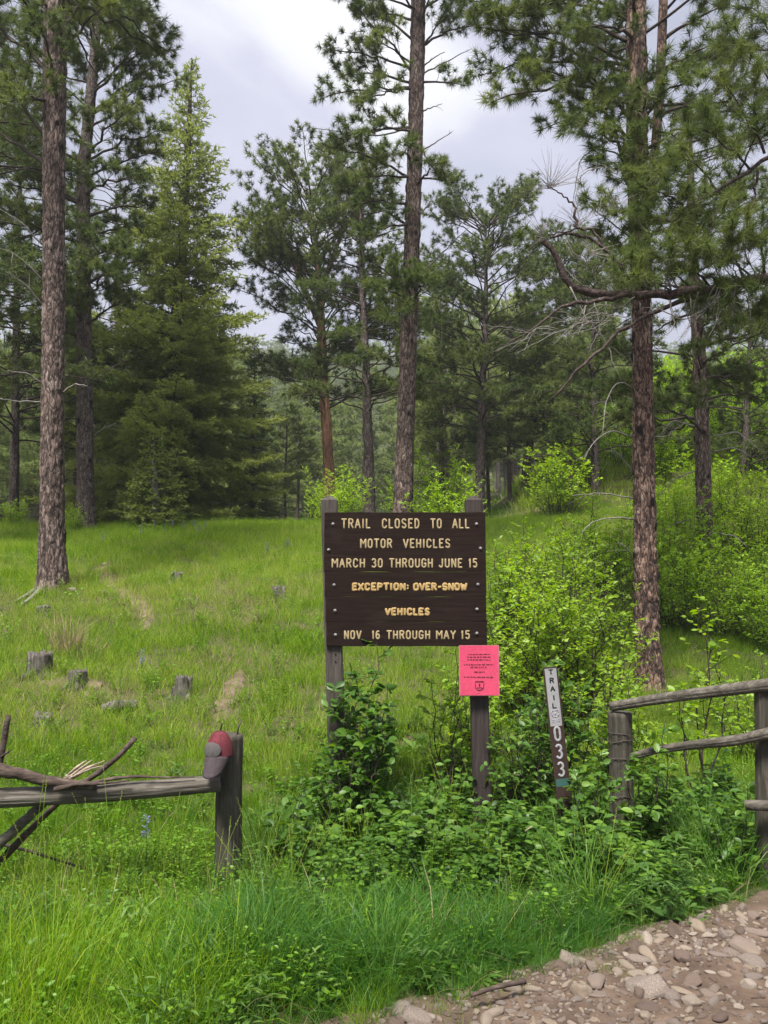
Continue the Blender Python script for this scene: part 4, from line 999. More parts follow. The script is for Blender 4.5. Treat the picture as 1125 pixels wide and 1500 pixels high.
# nail holes in the left post
for q in ((143, 715), (143, 745)):
    mb = MB(); a = SP_(*q, DS + .022); tube(mb, [a, a + [0, -.004, 0]], .006, 8); loc(mb).build('nail_hole', M_black, sign)
PL_ = [(96, 753, 140, 381.6), (99, 756, 382.2, 483.1), (102, 756, 483.7, 584.6), (105, 756, 585.2, 685)]
for (x0, x1, y0, y1) in PL_:
    a, b = SP_(x0, y1), SP_(x1, y0); mb = MB()
    ny_ = 24; xx = np.linspace(a[0], b[0], ny_); T_ = .042
    rows = []
    for k, x in enumerate(xx):
        w1 = .0012 * math.sin(k * .9 + y0); w2 = .0012 * math.sin(k * .7 + y1)
        rows.append([(x, DS, a[2] + w1), (x, DS, b[2] + w2), (x, DS + T_, b[2] + w2), (x, DS + T_, a[2] + w1)])
    v = np.array(rows).reshape(-1, 3); i, j = np.meshgrid(np.arange(ny_ - 1), np.arange(4), indexing='ij')
    f = np.stack([i * 4 + j, (i + 1) * 4 + j, (i + 1) * 4 + (j + 1) % 4, i * 4 + (j + 1) % 4], -1).reshape(-1, 4)
    mb.add(v, np.concatenate([f, [[0, 1, 2, 3]], [[(ny_ - 1) * 4 + q for q in (3, 2, 1, 0)]]]))
    o = loc(mb).build('plank', M_board, sign, False); bevel(o, .003, 2)
LN = [(M_letter, .0062, [('TRAIL', 165, 287, 165, 207), ('CLOSED', 330, 487, 165, 207), ('TO', 528, 577, 165, 207), ('ALL', 617, 690, 165, 207)]),
      (M_letter, .0062, [('MOTOR', 242, 375, 247, 287), ('VEHICLES', 417, 612, 247, 287)]),
      (M_letter, .0062, [('MARCH', 126, 265, 327, 367), ('30', 288, 337, 327, 367), ('THROUGH', 360, 541, 327, 367), ('JUNE', 562, 661, 327, 367), ('15', 683, 722, 327, 367)]),
      (M_letter_y, .0092, [('EXCEPTION:', 208, 445, 426, 461), ('OVER-SNOW', 457, 681, 426, 461)]),
      (M_letter_y, .0092, [('VEHICLES', 342, 530, 528, 562)]),
      (M_letter, .0062, [('NOV', 176, 250, 620, 658), ('16', 289, 326, 620, 658), ('THROUGH', 349, 530, 620, 658), ('MAY', 551, 634, 620, 658), ('15', 652, 692, 620, 658)])]
for m_, rd, ws in LN:
    for (tx, x0, x1, y0, y1) in ws:
        a, b = SP_(x0, y1, DS - .0012), SP_(x1, y0, DS - .0012); mb = MB()
        letters(mb, tx, a, EXn, EZn, EYn, b[0] - a[0], b[2] - a[2], rd, .5 if rd < .008 else .42, .35, .0 if rd < .008 else .0012)
        loc(mb).build('lettering', m_, sign, label='routed letters reading ' + tx)
for q in [(133, 188), (717, 188), (115, 293), (733, 287), (137, 436), (723, 434), (141, 540), (719, 535), (143, 639), (718, 633)]:
    a = SP_(*q, DS - .002); mb = MB()
    tube(mb, [a + [0, .004, 0], a, a + [0, -.004, 0], a + [0, -.008, 0], a + [0, -.0095, 0]], [.0125, .0125, .0105, .0065, .002], 14)
    loc(mb).build('bolt', M_metal, sign)

# ------------------------------------------------------------------ pink notice
DN = DS - .035
kx = lambda x: x / 12.5 + 660
ky = lambda y: y / 12.5 + 930
NPt = lambda x, y, d=DN: P(kx(x), ky(y), d)
nt = thing('notice', NPt(520, 1100), 'bright pink printed notice in a clear sleeve stapled to the right sign post', 'notice')
no = np.array(nt.location)
def nl(mb): mb.v = [q - no for q in mb.v]; return mb
def sheet(x0, x1, y0, y1, d, th, curl):
    a, b = NPt(x0, y1, d), NPt(x1, y0, d); n = 11; mb = MB(); rows = []
    for k in range(n):
        s = k / (n - 1); x = a[0] + (b[0] - a[0]) * s; y = d - curl * (2 * s - 1) ** 2
        for zz in range(7):
            rows.append((x, y - .0010 * math.sin(zz * 1.1 + s * 3), a[2] + (b[2] - a[2]) * zz / 6))
    v = np.array(rows); i, j = np.meshgrid(np.arange(n - 1), np.arange(6), indexing='ij')
    mb.add(v, np.stack([i * 7 + j, (i + 1) * 7 + j, (i + 1) * 7 + j + 1, i * 7 + j + 1], -1).reshape(-1, 4)); return mb
o = nl(sheet(160, 885, 190, 1115, DN, 0, .0015)).build('sleeve', M_sleeve, nt, False); m_ = o.modifiers.new('t', 'SOLIDIFY'); m_.thickness = .0012
o = nl(sheet(178, 872, 198, 1105, DN - .0016, 0, .0015)).build('paper', M_pink, nt, False); m_ = o.modifiers.new('t', 'SOLIDIFY'); m_.thickness = .0008
mb = MB(); pr = np.random.default_rng(3)
for (y, x0, x1) in [(352, 330, 720), (402, 305, 735), (452, 312, 735), (540, 250, 800), (588, 365, 690), (675, 435, 630), (770, 245, 800)]:
    x = x0
    while x < x1 - 10:
        w = min(x1 - x, 18 + 60 * pr.random()); k = max(1, int(w / 9))
        for z in range(k):   # tiny illegible print
            a = NPt(x + z * 9, y + (pr.random() - .5) * 6, DN - .0042)
            s_ = (2 * (a[0] - no[0]) / .29) ** 2; box(mb, a + [0, -.0015 * s_, 0], (.0026 + .0012 * pr.random(), .0004, .0045 + .0035 * pr.random()))
        x += w + 12
nl(mb).build('print', M_ink, nt)
mb = MB(); q = [(450, 850), (610, 850), (605, 960), (570, 1000), (528, 1012), (485, 1000), (455, 960), (450, 850)]
for a, b in zip(q[:-1], q[1:]): tube(mb, [NPt(*a, DN - .0045), NPt(*b, DN - .0045)], .0022, 6)
tube(mb, [NPt(530, 945, DN - .0045), NPt(530, 905, DN - .0045), NPt(530, 868, DN - .0045)], [.002, .0055, .001], 6)
tube(mb, [NPt(480, 965, DN - .0045), NPt(580, 965, DN - .0045)], .0015, 6)
nl(mb).build('shield_emblem', M_ink, nt)
for q in ((420, 260), (620, 260), (520, 1060)):
    mb = MB(); a = NPt(*q, DN - .0045); tube(mb, [a + [-.006, 0, 0], a + [.006, 0, 0]], .0008, 4); nl(mb).build('staple', M_metal, nt)

# ------------------------------------------------------------------ trail marker
DM = 5.05
mt, mbm = P(806, 977, DM), P(838, 1275, DM)
ax = unit(mt - mbm); ux = unit(np.cross(np.array([0, 1., 0]), ax)); un = unit(np.cross(ax, ux)); un = un if un[1] < 0 else -un
marker = thing('trail_marker', mbm, 'leaning brown flexible trail marker reading TRAIL 033 among the shrubs', 'trail marker')
mo = np.array(marker.location)
def ml(mb): mb.v = [q - mo for q in mb.v]; return mb
LM = np.linalg.norm(mt - mbm); PXM = DM / FPX
def slab(w, t0, t1, off, th, curved=.006):
    mb = MB(); n = 7; rows = []
    for t_ in np.linspace(t0, t1, 6):
        for k in range(n):
            s_ = k / (n - 1) * 2 - 1; rows.append(mt - ax * t_ + ux * s_ * w / 2 + un * (off - curved * s_ * s_))
    v = np.array(rows); m = len(v); v2 = v - un * th
    i, j = np.meshgrid(np.arange(5), np.arange(n - 1), indexing='ij')
    f = np.stack([i * n + j, i * n + j + 1, (i + 1) * n + j + 1, (i + 1) * n + j], -1).reshape(-1, 4)
    rim = [k for k in range(n)] + [k * n + n - 1 for k in range(1, 6)] + [5 * n + k for k in range(n - 2, -1, -1)] + [k * n for k in range(4, 0, -1)]
    e_ = np.array([[a, b, b + m, a + m] for a, b in zip(rim, rim[1:] + rim[:1])])
    mb.add(np.concatenate([v, v2]), np.concatenate([f, f[:, ::-1] + m, e_])); return mb
ml(slab(.096, 0, LM, 0, .006)).build('post', M_marker, marker, False)
ml(slab(.078, .010, 84 * PXM, .0018, .0012)).build('sticker', M_white, marker, False, label='white sticker reading TRAIL with a small shield')
ml(slab(.082, 158 * PXM, 169 * PXM, .0018, .0012)).build('sticker', M_green, marker, False, label='small blue-green sticker under the number')
for ch, yc in zip('TRAIL', (984, 996, 1008, 1020.7, 1032)):
    mb = MB(); h = 8 * PXM; w = 6.6 * PXM; t_ = (yc - 977) * PXM
    letters(mb, ch, mt - ax * (t_ + h / 2) - ux * w * (.55 if ch != 'I' else .24) + un * .0022, ux, ax, un, w * (1.1 if ch != 'I' else .6), h, .0042, 0, .3); ml(mb).build('letter', M_black, marker, label='black letter ' + ch)
for ch, yc in zip('033', (1072, 1097, 1122)):
    mb = MB(); h = 22 * PXM; w = 12 * PXM; t_ = (yc - 977) * PXM
    letters(mb, ch, mt - ax * (t_ + h / 2) - ux * w * .5 + un * .0012, ux, ax, un, w, h, .0078, 0, .3); ml(mb).build('numeral', M_white, marker, label='white numeral ' + ch)
mb = MB()
def mk(x, y): return mt - ax * y + ux * x + un * .0022
sh = [(-.022, .275), (.022, .275), (.024, .295), (.016, .312), (0, .318), (-.016, .312), (-.024, .295), (-.022, .275)]
for a, b in zip(sh[:-1], sh[1:]): tube(mb, [mk(*a), mk(*b)], .0018, 5)
tube(mb, [mk(0, .306), mk(0, .296), mk(0, .283)], [.001, .005, .001], 5)
for y in (.333, .344):
    for k in range(7): tube(mb, [mk(-.024 + k * .0075, y), mk(-.020 + k * .0075, y)], .0020, 4)
ml(mb).build('shield_emblem', M_shield, marker)

# ------------------------------------------------------------------ fences
def wobble_tube(mb, a, b, r0, r1, k=20, n=30, bump=.05, wob=.012, bs=14):
    c = curve([a, b], n); s = np.linspace(0, 1, n)
    c[:, 2] += wob * np.sin(s * 5 + 1); c[:, 1] += wob * np.sin(s * 7)
    tube(mb, c, np.linspace(r0, r1, n), k * 2, True, bump=bump, bs=bs, crack=.13)
DF = 4.5
lf = thing('rail_fence', P(334, 1300, DF + .1), 'left weathered fence of one round post with a single top rail', 'fence'); lo = np.array(lf.location)
def ll(mb): mb.v = [q - lo for q in mb.v]; return mb
def round_post(top, bot, r, chamfer=.0, k=28):
    mb = MB(); s = np.linspace(0, 1, 40); c = np.array(bot)[None] * (1 - s)[:, None] + np.array(top)[None] * s[:, None]
    c = np.vstack([c, c[-1] + [0, 0, .006]]); rr = np.concatenate([np.full(40, r) * (1 + .02 * np.sin(s * 7)), [r * .9]])
    tube(mb, c, rr, k * 2, True, bump=.035, bs=16, crack=.12)
    return mb
gl = ground(334, 1300)
o = ll(round_post(P(336, 1077, DF + .1), P(333, 1310, DF + .1), .077)).build('post', M_postw, lf)
b2 = P(-330, 1300, DF + .1); ll(round_post(P(-330, 1090, DF + .1), b2, .075)).build('post', M_postw, lf)
mb = MB(); wobble_tube(mb, P(-380, 1190, DF - .03), P(322, 1147, DF - .02), .062, .047, 24, 60, .05, .01); ll(mb).build('rail', M_railw, lf)
# spikes / old wire ends standing on the post top
for q in (((347, 1080), (349, 1066), (353, 1056)), ((323, 1072), (325, 1060), (324, 1058))):
    mb = MB(); tube(mb, [P(*z, DF + .1) for z in q], .005, 6); ll(mb).build('nail', M_wire, lf)

# right fence
rf = thing('rail_fence', P(909, 1215, 5.3), 'right weathered fence with two round posts and two sloping rails', 'fence'); lo2 = np.array(rf.location)
def l2(mb): mb.v = [q - lo2 for q in mb.v]; return mb
l2(round_post(P(908, 1044, 5.3), P(912, 1250, 5.3), .079)).build('post', M_postw, rf)
l2(round_post(P(1124, 1012, 4.7), P(1126, 1300, 4.7), .070)).build('post', M_postw, rf)
mb = MB(); wobble_tube(mb, P(896, 1037, 5.28), P(1420, 957, 4.0), .032, .043, 24, 60, .05, .010); l2(mb).build('rail', M_railw, rf, label='upper rail resting on the post tops')
mb = MB(); wobble_tube(mb, P(925, 1112, 5.2), P(1180, 1057, 4.45), .022, .036, 20, 50, .12, .018); l2(mb).build('rail', M_railw, rf, label='lower bark-stripped rail')
mb = MB(); a, b = P(1092, 1180, 4.62), P(1330, 1190, 4.2); dv = unit(b - a); wobble_tube(mb, a, b, .030, .034, 8, 20, .05, .004); l2(mb).build('rail', M_railw, rf, label='low split board end')
for yy in (1073, 1082, 1110, 1166):
    mb = MB(); c = P(909, yy, 5.3); th = np.linspace(0, 2 * np.pi, 25)
    tube(mb, np.c_[c[0] + .084 * np.cos(th), c[1] + .084 * np.sin(th), c[2] + .012 * np.sin(th + yy) + .006 * np.sin(3 * th)], .0026, 5, False); l2(mb).build('wire', M_wire, rf)
mb = MB(); tube(mb, curve([P(885, 1113, 5.2), P(905, 1110, 5.2), P(960, 1120, 5.2), P(1010, 1180, 5.1)], 14), .002, 4); l2(mb).build('wire', M_wire, rf)

# ------------------------------------------------------------------ ball cap on the left post
cc = P(320, 1107, DF - .03)
cap = thing('cap', cc + np.array([.004, 0, .006]), 'burgundy and grey baseball cap hung on the top of the left fence post', 'cap', None, R(-12))
def dome(mb, f0, f1, t0, t1, off, nf, nt_, crease=True):
    F_, T_ = np.meshgrid(np.radians(np.linspace(f0, f1, nf)), np.radians(np.linspace(t0, t1, nt_)))
    rx_, ry_, rz_ = .083 + off, .092 + off, .148 + off
    x = np.sin(F_) * rx_ * np.cos(T_) ** .8; y = -np.cos(F_) * ry_ * np.cos(T_) ** .8; z = rz_ * np.sin(T_)
    if crease:
        k = 1 + .035 * np.sin(F_ * 3 + 1) * np.sin(T_ * 2) - .10 * np.exp(-((T_ - .95) / .12) ** 2) * (np.cos(F_ + .3) > .2) * np.maximum(0, np.cos(F_ + .3))
        x, y = x * k, y * k
    v = np.stack([x, y, z], -1).reshape(-1, 3); i, j = np.meshgrid(np.arange(nt_ - 1), np.arange(nf - 1), indexing='ij')
    f = np.stack([i * nf + j, i * nf + j + 1, (i + 1) * nf + j + 1, (i + 1) * nf + j], -1).reshape(-1, 4); mb.add(v, f)
mb = MB(); dome(mb, -180, 180, 0, 89, 0, 49, 16); mb.build('crown', M_capred, cap)
# grey front panel: rounded patch proud of the crown
mb = MB(); n = 17; vv = [];
for i in range(n):
    for j in range(n):
        a, b = i / (n - 1) * 2 - 1, j / (n - 1) * 2 - 1
        a2, b2_ = a * math.sqrt(1 - b * b / 2), b * math.sqrt(1 - a * a / 2)
        F_, T_ = R(-10 + 44 * a2), R(19 + 19 * b2_)
        k = 1.05 + .06 * (1 - a2 * a2) * (1 - b2_ * b2_)
        vv.append((math.sin(F_) * .084 * k * math.cos(T_) ** .8, -math.cos(F_) * .093 * k * math.cos(T_) ** .8, .149 * math.sin(T_)))
i, j = np.meshgrid(np.arange(n - 1), np.arange(n - 1), indexing='ij')
mb.add(vv, np.stack([i * n + j, i * n + j + 1, (i + 1) * n + j + 1, (i + 1) * n + j], -1).reshape(-1, 4)); o = mb.build('front_panel', M_capgrey, cap); m_ = o.modifiers.new('t', 'SOLIDIFY'); m_.thickness = .004
mb = MB(); vv = []; nf, nr = 21, 9
for j in range(nr):
    q = j / (nr - 1)
    for i in range(nf):
        s_ = i / (nf - 1) * 2 - 1; F_ = s_ * R(66) + R(4)
        x0, y0 = math.sin(F_) * .085, -math.cos(F_) * .094
        ext = .125 * q * (1 - abs(s_) ** 3.0 * .85)
        vv.append((x0 * (1 - .10 * q), y0 - ext * .62 + .03 * q * abs(s_) ** 2, .012 - ext * .98 - .022 * abs(s_) ** 2 * (1 - q * .4)))
i, j = np.meshgrid(np.arange(nr - 1), np.arange(nf - 1), indexing='ij')
mb.add(vv, np.stack([i * nf + j, i * nf + j + 1, (i + 1) * nf + j + 1, (i + 1) * nf + j], -1).reshape(-1, 4)); o = mb.build('brim', M_capbrim, cap); m_ = o.modifiers.new('t', 'SOLIDIFY'); m_.thickness = .004
for az in range(-180, 180, 60):
    mb = MB(); T_ = np.radians(np.linspace(2, 86, 12)); F_ = R(az + 30)
    tube(mb, np.c_[math.sin(F_) * .0845 * np.cos(T_) ** .8, -math.cos(F_) * .0935 * np.cos(T_) ** .8, .1495 * np.sin(T_)], .0018, 5, False); mb.build('seam', M_capred, cap)
mb = MB(); tube(mb, [(0, 0, .143), (0, 0, .150), (0, 0, .154)], [.012, .011, .004], 10); mb.build('button', M_black, cap); cap.scale = (.9, .9, .88)

# ------------------------------------------------------------------ broken branches leaning on the left rail
def branch(label, parts, name='dead_branch', cat='dead branch', group=None):
    """parts: list of (part name, [(px,py,depth)], r0, r1, material, twigs)"""
    base = P(*parts[0][1][0]); o = thing(name, base, label, cat, group)
    for nm, q, r0, r1, m_, bump in parts:
        mb = MB(); c = curve([P(*z) for z in q], 22); s = np.linspace(0, 1, 22)
        c[1:-1] += rng.normal(size=(20, 3)) * r0 * .05
        tube(mb, c, np.linspace(r0, r1, 22), 10, True, bump=bump, bs=18); mb.v = [z - base for z in mb.v]; mb.build(nm, m_, o)
    return o
branch('dark crooked log lying along the top of the left rail', [('stem', [(-60, 1112, 4.42), (0, 1128, 4.42), (40, 1136, 4.42), (80, 1147, 4.42), (140, 1151, 4.42)], .040, .022, M_deadbr, .3), ('bark_strip', [(120, 1150, 4.42), (165, 1140, 4.42), (200, 1137, 4.43), (240, 1139, 4.43), (285, 1138, 4.44)], .012, .003, M_deadbr, .4),
        ('bark_strip', [(80, 1156, 4.38), (110, 1149, 4.38), (150, 1148, 4.39), (190, 1143, 4.40)], .014, .004, M_deadbr, .4)])
branch('dark branch with pale cut end slanting upward behind the left rail', [('stem', [(-25, 1290, 4.62), (20, 1240, 4.62), (60, 1200, 4.62), (95, 1165, 4.62), (135, 1138, 4.62), (165, 1117, 4.62), (198, 1081, 4.62)], .022, .014, M_deadbr, .35)])
o = branch('grey pole with pale splintered end propped against the left rail', [('stem', [(-40, 1270, 4.58), (10, 1226, 4.56), (60, 1180, 4.55), (100, 1140, 4.53)], .034, .024, M_railw, .08)])
for q in range(9):
    mb = MB(); a = P(92 + rng.random() * 12, 1146 - rng.random() * 10, 4.52); b = P(122 + rng.random() * 32, 1128 - rng.random() * 20, 4.50)
    tube(mb, [a, (a + b) / 2 + [0, 0, .006], b], [.012, .009, .002], 5, bump=.2, bs=30); mb.v = [z - np.array(o.location) for z in mb.v]; mb.build('splinter', M_paleraw, o)
branch('upright forked dead branch at the left edge above the rail', [('stem', [(-12, 1180, 4.5), (-2, 1130, 4.5), (4, 1095, 4.5), (12, 1048, 4.5)], .019, .016, M_deadbr, .2), ('twig', [(-2, 1112, 4.5), (5, 1106, 4.48), (14, 1100, 4.46)], .008, .005, M_deadbr, .2)])
branch('thin dark stick poking out of the grass below the left rail', [('stem', [(0, 1236, 4.75), (40, 1246, 4.72), (110, 1268, 4.7), (185, 1291, 4.66)], .010, .005, M_deadbr, .2)], 'stick', 'stick')
branch('dry pale stalk slanting right of the dark sign post', [('stem', [(702, 1262, 4.75), (735, 1240, 4.8), (780, 1210, 4.85)], .004, .003, M_paleraw, .2)], 'stick', 'stick')
a = plane0(690, 1476); b = plane0(770, 1457)
o = thing('stick', (a[0], a[1], .03), 'small dark stick lying on the stony road near the grass edge', 'stick')
mb = MB(); tube(mb, curve([(0, 0, .012), (.06, .02, .022), (.12, .06, .018), (b[0] - a[0], b[1] - a[1], .02)], 14), np.linspace(.007, .011, 14), 7, bump=.3, bs=40); mb.build('stem', M_deadbr, o)

# ------------------------------------------------------------------ stumps
def stump(px, py, w, h, label, ragged=.25, dark=True, lean=0.0, seed=0, split=False):
    g = ground(px, py); sc = g[1] / FPX; r0 = w / 2 * sc; H = h * sc
    o = thing('tree_stump', g, label, 'tree stump'); rr = np.random.default_rng(seed + 100); k, n = 48, 12
    a = np.arange(k) * 2 * np.pi / k; mb = MB(); rows = []
    top = H * (1.12 - ragged * noise3(np.cos(a) * 1.7 + seed, np.sin(a) * 1.7, seed) * 1.2 - .30 * noise3(np.cos(a) * 6 + seed, np.sin(a) * 6, seed))
    if split: top = top * (1 - .45 * (np.cos(a - 3.0) > .3))
    for i in range(n):
        s_ = i / (n - 1); r_ = r0 * (1 + .35 * np.exp(-s_ * 4)) * (1 + .12 * (noise3(np.cos(a) * 3 + 9, np.sin(a) * 3 + seed, s_ * .8) - .5) * 2) * (1 - .16 * np.clip(1 - np.abs(noise3(np.cos(a) * 5 + 3, np.sin(a) * 5 + seed, s_ * 1.5) - .5) * 10, 0, 1))
        rows.append(np.c_[r_ * np.cos(a) + lean * s_ * H, r_ * np.sin(a), -.08 + (top + .08) * s_])
    rows.append(np.c_[r0 * .72 * np.cos(a) + lean * H, r0 * .72 * np.sin(a), top * .93]); rows.append(np.c_[r0 * .3 * np.cos(a) + lean * H, r0 * .3 * np.sin(a), top * .86 + rr.random(k) * .02])
    v = np.array(rows).reshape(-1, 3); nn = len(rows); i, j = np.meshgrid(np.arange(nn - 1), np.arange(k), indexing='ij')
    f = np.stack([i * k + j, i * k + (j + 1) % k, (i + 1) * k + (j + 1) % k, (i + 1) * k + j], -1).reshape(-1, 4)
    mb.add(v, f, np.repeat(np.linspace(.5, .7, nn), k)); kk = np.arange(1, k - 1); b = (nn - 1) * k; mb.f3.append(np.stack([np.full(k - 2, b), b + kk, b + kk + 1], -1))
    mb.build('wood', M_stump, o)
    for q in range(4):
        a_ = q * 1.6 + rr.random(); mb = MB(); tube(mb, [(r0 * .8 * math.cos(a_), r0 * .8 * math.sin(a_), H * .15), (r0 * 1.5 * math.cos(a_), r0 * 1.5 * math.sin(a_), -.01), (r0 * 2.0 * math.cos(a_), r0 * 2 * math.sin(a_), -.06)], [r0 * .3, r0 * .2, r0 * .1], 7, bump=.2, bs=10); mb.build('root', M_stump, o)
    return o
M_stump = surf('weathered_stump', [(.28, (.022, .018, .016)), (.5, (.085, .075, .066)), (.72, (.20, .185, .165))], (30, 30, 4), .95, .008, 60)
stump(57, 992, 34, 38, 'widest grey stump on the left meadow, beside dry straw grass', .15, seed=1)
stump(113, 1004, 25, 22, 'small square-looking stump right of the widest grey stump', .1, seed=2)
stump(266, 1025, 28, 40, 'split ragged dark stump in the middle of the left meadow', .35, seed=3, split=True)
stump(412, 880, 19, 25, 'leaning grey stump high on the meadow left of the sign', .3, lean=-.15, seed=4)
stump(258, 855, 17, 20, 'small dark stump high on the meadow right of the footpath', .3, seed=5)
stump(63, 900, 19, 14, 'low stump just below the nearest left trunk', .2, seed=6)
stump(64, 1060, 24, 17, 'low dark rotten stump half hidden in grass above the rail', .4, seed=7)
g0, g1 = ground(150, 1046), ground(200, 1040)
o = thing('log', g0, 'short dark rotten log lying in the meadow grass', 'log'); mb = MB()
tube(mb, curve([(0, 0, .04), tuple((g1 - g0) / 2 + [0, 0, .07]), tuple(g1 - g0 + [0, 0, .04])], 14), .055, 12, bump=.3, bs=9); mb.build('wood', M_stump, o)

# ------------------------------------------------------------------ stones
def ico(sub):
    t_ = (1 + 5 ** .5) / 2
    v = [(-1, t_, 0), (1, t_, 0), (-1, -t_, 0), (1, -t_, 0), (0, -1, t_), (0, 1, t_), (0, -1, -t_), (0, 1, -t_), (t_, 0, -1), (t_, 0, 1), (-t_, 0, -1), (-t_, 0, 1)]
    f = [(0, 11, 5), (0, 5, 1), (0, 1, 7), (0, 7, 10), (0, 10, 11), (1, 5, 9), (5, 11, 4), (11, 10, 2), (10, 7, 6), (7, 1, 8), (3, 9, 4), (3, 4, 2), (3, 2, 6), (3, 6, 8), (3, 8, 9), (4, 9, 5), (2, 4, 11), (6, 2, 10), (8, 6, 7), (9, 8, 1)]
    v = [np.array(q) / np.linalg.norm(q) for q in v]
    for _ in range(sub):
        mid = {}; nf = []
        def m_(a, b):
            k = (min(a, b), max(a, b))
            if k not in mid: v.append(unit(v[a] + v[b])); mid[k] = len(v) - 1
            return mid[k]
        for a, b, c in f:
            x, y, z = m_(a, b), m_(b, c), m_(c, a); nf += [(a, x, z), (b, y, x), (c, z, y), (x, y, z)]
        f = nf
    return np.array(v), np.array(f)
def stone_mesh(seed, sub, flat=.6, ang=.25):
    v, f = ico(sub); r = np.random.default_rng(seed)
    v = v * (1 + .22 * (noise3(v[:, 0] * 1.3 + seed, v[:, 1] * 1.3, v[:, 2] * 1.3) - .5) * 2)[:, None]
    for _ in range(8):   # chipped flat sides
        n = unit(r.normal(size=3)); d = .52 + .30 * r.random(); k = v @ n; m = k > d; v[m] -= (k[m] - d)[:, None] * n * .8
    v = v * np.array([1, .6 + .4 * r.random(), flat])
    if sub > 2: v = v * (1 + .03 * (noise3(v[:, 0] * 6, v[:, 1] * 6, v[:, 2] * 6 + seed) - .5))[:, None]
    mb = MB(); mb.add(v, f); return mb
SB = [stone_mesh(k, 3, .55 + .08 * (k % 4)).mesh('rock', M_stone) for k in range(6)]
SS = [stone_mesh(20 + k, 2, .4 + .1 * (k % 4)).mesh('stone', M_stone, True) for k in range(8)]
SG = [stone_mesh(40 + k, 1, .6).mesh('pebble', M_stone, True) for k in range(4)]
big = [(873, 1438, 36, .80, 0, 'round grey boulder-like stone beside its smaller twin at the road edge'), (851, 1454, 29, .9, 1, 'smaller rounded stone touching the left of the round grey stone'), (953, 1452, 62, .5, 2, 'largest flat half-buried rock in the stony road'),
       (936, 1457, 20, .9, 3, 'small upright rock leaning against the front of the largest flat rock'), (834, 1400, 32, .75, 4, 'mossy rock half hidden under the overhanging grass'), (866, 1412, 24, .6, 5, 'flattish rock just right of the mossy rock at the grass edge'),
       (1015, 1433, 34, .6, 0, 'grey wedge-shaped rock right of the largest flat rock'), (1101, 1400, 38, .45, 1, 'pale tilted slab near the right edge casting a dark gap'), (1094, 1440, 22, .8, 2, 'dark square rock below the pale tilted slab'),
       (1092, 1372, 44, .35, 3, 'broad embedded rock at the upper right of the road'), (1102, 1322, 20, .7, 4, 'pale rock at the far end of the road edge on the right'), (1012, 1468, 30, .5, 5, 'greenish pale flat rock near the bottom right'),
       (748, 1443, 28, .5, 1, 'buff rock at the edge of the grass above the small stick'), (610, 1492, 44, .4, 3, 'low pale rock at the bottom left tip of the road'), (1002, 1396, 26, .8, 4, 'pinkish rock near the middle of the road')]
for px, py, w, hr, k, lb in big:
    x, y = plane0(px, py); s = w / 2 * y / FPX / .95
    o = bpy.data.objects.new('rock', SB[k]); COL.objects.link(o); o.location = (x, y, float(road_z(x, y)) + s * hr * .25)
    o.scale = (s, s, s * hr / .65); o.rotation_euler = (rng.normal() * .15, rng.normal() * .15, rng.random() * 6.28); tag(o, lb, 'rock')
done = [plane0(q[0], q[1]) for q in big]
srr = np.random.default_rng(77); cnt = 0; tries = 0
while cnt < 298 and tries < 6000:
    tries += 1
    px, py = 540 + 640 * srr.random(), 1300 + 215 * srr.random() ** .9
    x, y = plane0(px, py); d_ = float(road_in(x, y))
    if d_ < .0 or y < 2.2: continue
    s = (.012 + .027 * srr.random() ** 2.0) * (1.25 if d_ < .9 else 1)
    if any(math.hypot(x - a, y - b) < s + .03 for a, b in done[-260:]): continue
    done.append((x, y)); k = srr.integers(0, 8)
    M = Matrix.Translation((x, y, float(road_z(x, y)) + s * .07)) @ Matrix.Rotation(srr.random() * 6.28, 4, 'Z') @ Matrix.Rotation(srr.normal() * .25, 4, 'X') @ Matrix.Diagonal((s * (1 + .7 * srr.random()), s * (.8 + .3 * srr.random()), s * (.7 + .7 * srr.random()), 1))
    inst('stone', SS[k], road, M); cnt += 1
gc = src_collection('pebble_source', SG)
n = 26000; x = srr.uniform(-1.2, 3.6, n); y = srr.uniform(2.0, 5.2, n); dd = road_in(x, y); k = dd > -.03; x, y, dd = x[k], y[k], dd[k]
cl = fbm(x * 2.2, y * 2.2, 6.0, 2); k = srr.random(len(x)) < np.clip((cl - .3) * 3, .15, 1); x, y = x[k], y[k]; n = len(x)
s = .0035 + .012 * srr.random(n) ** 2.5
scatter('gravel', np.c_[x, y, road_z(x, y) + s * .2], np.c_[np.zeros(n), np.zeros(n), srr.random(n) * 6.28], np.c_[s * (1 + .5 * srr.random(n)), s, s], srr.integers(0, 4, n), gc, np.zeros(n), label='loose gravel and small chips covering the dirt road', cat='gravel')
for q, lb in (((150, 872, 18, .7), 'pale rock beside the footpath on the left meadow'), ((138, 862, 12, .7), 'small pale rock left of the footpath bend'), ((212, 908, 12, .6), 'white rock lying in the worn footpath'), ((153, 829, 9, .6), 'tiny pale rock at the top of the footpath'), ((104, 868, 14, .7), 'brown rock at the foot of the nearest left trunk'), ((178, 888, 12, .5), 'flat grey rock between the path and the stumps'), ((212, 892, 9, .5), 'tiny pale rock above the white rock in the footpath')):
    g = ground(q[0], q[1]); s = q[2] / 2 * g[1] / FPX
    o = bpy.data.objects.new('rock', SB[int(q[0]) % 6]); COL.objects.link(o); o.location = g + [0, 0, s * .5]; o.scale = (s, s, s * q[3] * 1.4); o.rotation_euler = (0, .1, q[0]); tag(o, lb, 'rock')

